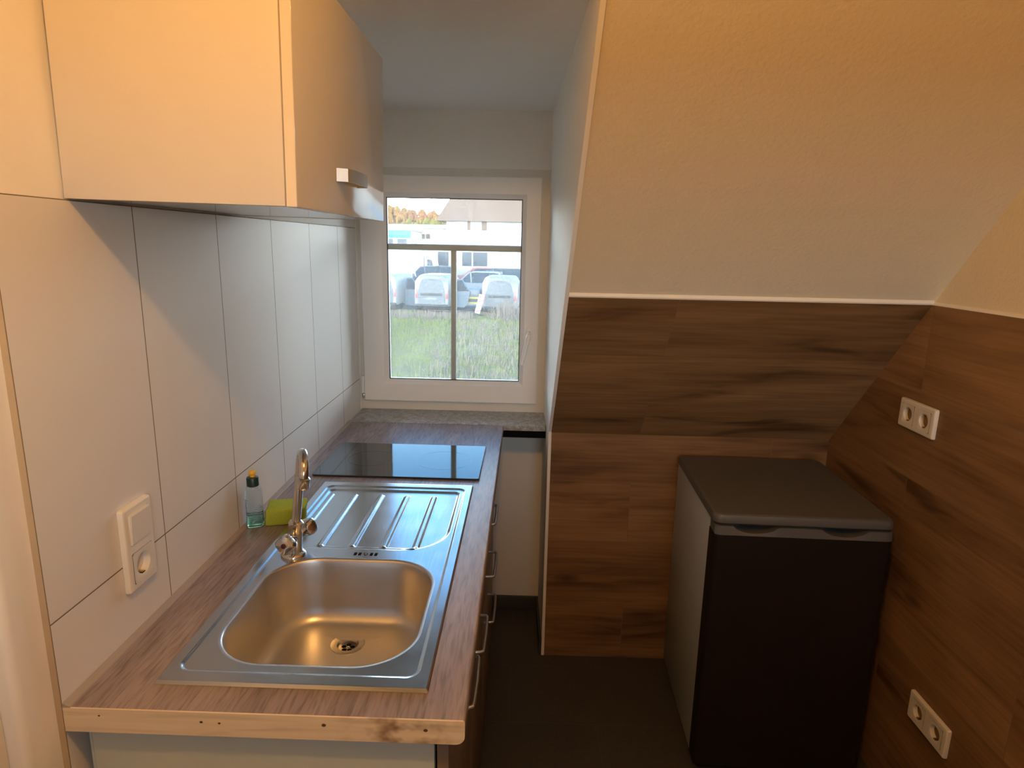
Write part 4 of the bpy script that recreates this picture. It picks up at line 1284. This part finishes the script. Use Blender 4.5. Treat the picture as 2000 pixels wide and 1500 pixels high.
# low annex with blue-grey roof
t = thing('workshop_annex', 'low white workshop with blue-grey lean-to roof before the house', 'workshop', (0, 54, GZ))
xa, xb = -8.94, 3.5
za = 3.33
obj('wall', boxes((xa, xb, 0, 6.0, 0, za)), M['wallw'], t)
xm = -5.06; zt = 4.07
bm = bmesh.new(); prism(bm, [(xa - 0.2, za), (xb, za), (xb, zt), (xm, zt), (xa - 0.2, za + 0.12)], -0.4, 6.0, 'y'); obj('roof', bm, M['roof_blue'], t, 0.3)
for x, w in ((-6.36, 0.9), (-4.37, 0.8), (-3.25, 1.2)):
    obj('window', boxes((x - w / 2, x + w / 2, -0.05, 0.02, za - 1.75, za - 0.6)), M['car_glass'], t)
for x in (-1.66, -0.45):
    obj('gate', boxes((x - 0.55, x + 0.55, -0.05, 0.02, 0, za - 0.55)), M['car_white'], t)
# shop with cyan fascia on the left
t = thing('cyan_shop', 'shop building with bright cyan fascia at upper left', 'shop', (0, 58, GZ))
xa, xb = -13.84, -9.91
zc0, zc1 = 3.83, 4.46
obj('wall', boxes((xa, xb, 0.1, 7, 0, zc1)), M['wallw'], t)
obj('fascia', boxes((xa - 0.1, xb + 0.1, -0.2, 0.1, zc0, zc1), bev=0.02), M['cyan'], t)
bm = bmesh.new(); prism(bm, [(xa - 0.2, zc1), (xb + 0.2, zc1), (xb - 0.1, zc1 + 0.45), (xa, zc1 + 0.45)], 0.0, 7, 'y'); obj('roof', bm, M['roof_blue'], t)
for k in range(3):
    x = xb - 0.7 - k * 1.25
    obj('window', boxes((x - 0.42, x + 0.42, 0.05, 0.12, zc0 - 1.3, zc0 - 0.1)), M['car_glass'], t)
# long white building behind
t = thing('long_white_building', 'long white building between cyan shop and large house', 'building', (0, 70, GZ))
xa, xb = -17.6, -8.4
zw = 4.95
obj('wall', boxes((xa, xb, 0, 8, 0, zw)), M['wallw'], t)
bm = bmesh.new(); prism(bm, [(-0.4, zw), (8.4, zw), (4, zw + 0.5)], xa - 0.3, xb + 0.3, 'x'); obj('roof', bm, M['wallw'], t, 0.2)
for x in (-11.23, -10.62, -10.07):
    obj('window', boxes((x - 0.2, x + 0.2, -0.05, 0.02, zw - 1.1, zw - 0.6)), M['roof'], t)

# wooded hill far behind
def forest_mat():
    m, nt, b = new_mat('autumn_forest')
    v = coords(nt)
    n1 = N(nt, 'ShaderNodeTexNoise'); setin(n1, Scale=0.07, Detail=2.0)
    n2 = N(nt, 'ShaderNodeTexNoise'); setin(n2, Scale=0.8, Detail=4.0)
    nt.links.new(v, n1.inputs['Vector']); nt.links.new(v, n2.inputs['Vector'])
    f = math_node(nt, 'ADD', math_node(nt, 'MULTIPLY', n1.outputs['Fac'], 0.7), math_node(nt, 'MULTIPLY', n2.outputs['Fac'], 0.3))
    c = ramp(nt, f, [(0.38, (0.24, 0.09, 0.035)), (0.5, (0.23, 0.13, 0.03)), (0.6, (0.15, 0.13, 0.025))])
    nt.links.new(c, b.inputs['Base Color']); setin(b, Roughness=0.95); b.inputs['Specular IOR Level'].default_value = 0.05
    return m
M['forest'] = forest_mat()
RIDGE = [(-90, 11.0), (-54.9, 10.6), (-42.0, 10.1), (-36.2, 9.8), (-32.3, 9.2), (-29.1, 8.3), (-26.5, 7.9), (-22.6, 7.8), (-16.2, 7.3), (-3.3, 7.0), (40, 7.0)]
def hill_z(x, y):
    h = float(np.interp(x, [k[0] for k in RIDGE], [k[1] for k in RIDGE])) - GZ
    return GZ + h * float(np.interp(y, [95, 130, 165, 230], [0.0, 0.55, 1.0, 0.85]))
bm = bmesh.new()
rows = [[bm.verts.new((x, y, hill_z(x, y))) for y in (95, 112, 130, 148, 165, 230)] for x in np.linspace(-85, 35, 61)]
for a, b in zip(rows, rows[1:]):
    for i in range(5): bm.faces.new((a[i], b[i], b[i + 1], a[i + 1]))
tag(obj('hill', bm, M['forest'], None, 1.0), kind='structure')
bm = bmesh.new()
for k in range(900):
    f = random.random() ** 0.7
    y = 105 + 60 * f
    x = random.uniform(-62, 12)
    zg = hill_z(x, y)
    h = random.uniform(1.0, 2.0) * (0.55 + 0.45 * f); w = h * random.uniform(0.45, 0.7)
    con = random.random() < 0.3
    prof = [(w * 0.3, -0.5), (w, h * 0.2), (w * 0.85, h * 0.55), (w * 0.45, h * 0.9), (0.02, h)] if not con else [(w * 0.3, -0.5), (w * 0.6, h * 0.1), (w * 0.35, h * 0.7), (0.02, h * 1.25)]
    prof = [(r * random.uniform(0.85, 1.15), z) for r, z in prof]
    lathe(bm, prof, 7, (x, y, zg), cap=True)
tag(obj('treeline', bm, M['forest'], None, None), 'autumn coloured wood covering the hill behind the buildings', 'trees', kind='stuff')

# ------------------------------------------------------------------ light
def add_light(name, kind, loc, energy, color, **kw):
    ld = bpy.data.lights.new(name, kind); ld.energy = energy; ld.color = color
    for k, v in kw.items(): setattr(ld, k, v)
    o = bpy.data.objects.new(name, ld); COL.objects.link(o); o.location = loc
    return o
# warm bulb under the room ceiling, just in front of and above the photographer
add_light('ceiling_lamp', 'POINT', (0.67, -0.60, 2.29), 20.5, (1.0, 0.475, 0.125), shadow_soft_size=0.045)
# low winter sun from the left
sun = add_light('sun', 'SUN', (0, 20, 30), 13.0, (1.0, 0.86, 0.64), angle=math.radians(0.6))
sun.rotation_euler = Vector((0.93, 0.02, -0.38)).to_track_quat('-Z', 'Y').to_euler()
# portal that guides the sky light through the window opening
pl = add_light('window_portal', 'AREA', (0.385, YW + 0.09, 1.395), 1.0, (1, 1, 1), shape='RECTANGLE', size=0.62, size_y=0.82)
pl.rotation_euler = (math.radians(-90), 0, 0)
pl.data.cycles.is_portal = True
p2 = add_light('fill_window_portal', 'AREA', ((BWX0 + BWX1) / 2, YB - 0.14, (BWZ0 + BWZ1) / 2), 1.0, (1, 1, 1), shape='RECTANGLE', size=BWX1 - BWX0, size_y=BWZ1 - BWZ0)
p2.rotation_euler = (math.radians(90), 0, 0)
p2.data.cycles.is_portal = True

w = bpy.data.worlds.new('sky'); scn.world = w; w.use_nodes = True
nt = w.node_tree
bg = nt.nodes['Background']
tc = N(nt, 'ShaderNodeTexCoord')
sp_ = N(nt, 'ShaderNodeSeparateXYZ')
nt.links.new(tc.outputs['Generated'], sp_.inputs[0])
sky = ramp(nt, sp_.outputs['Z'], [(0.0, (0.92, 0.95, 0.97)), (0.12, (0.90, 0.95, 1.0)), (0.21, (0.40, 0.48, 0.58)), (0.3, (0.042, 0.095, 0.165)), (0.40, (0.008, 0.042, 0.10)), (1.0, (0.015, 0.05, 0.11))])
nt.links.new(sky, bg.inputs['Color'])
bg.inputs['Strength'].default_value = 28.0

# ------------------------------------------------------------------ render look
scn.view_settings.view_transform = 'Standard'
scn.view_settings.look = 'None'
scn.view_settings.gamma = 1.0
scn.view_settings.exposure = 0.0
scn.view_settings.use_curve_mapping = False
scn.cycles.use_denoising = True
scn.cycles.max_bounces = 12
scn.cycles.diffuse_bounces = 6
scn.cycles.glossy_bounces = 5
scn.cycles.transmission_bounces = 10
scn.cycles.transparent_max_bounces = 12
scn.cycles.sample_clamp_indirect = 6.0
scn.cycles.caustics_reflective = False
scn.cycles.caustics_refractive = False
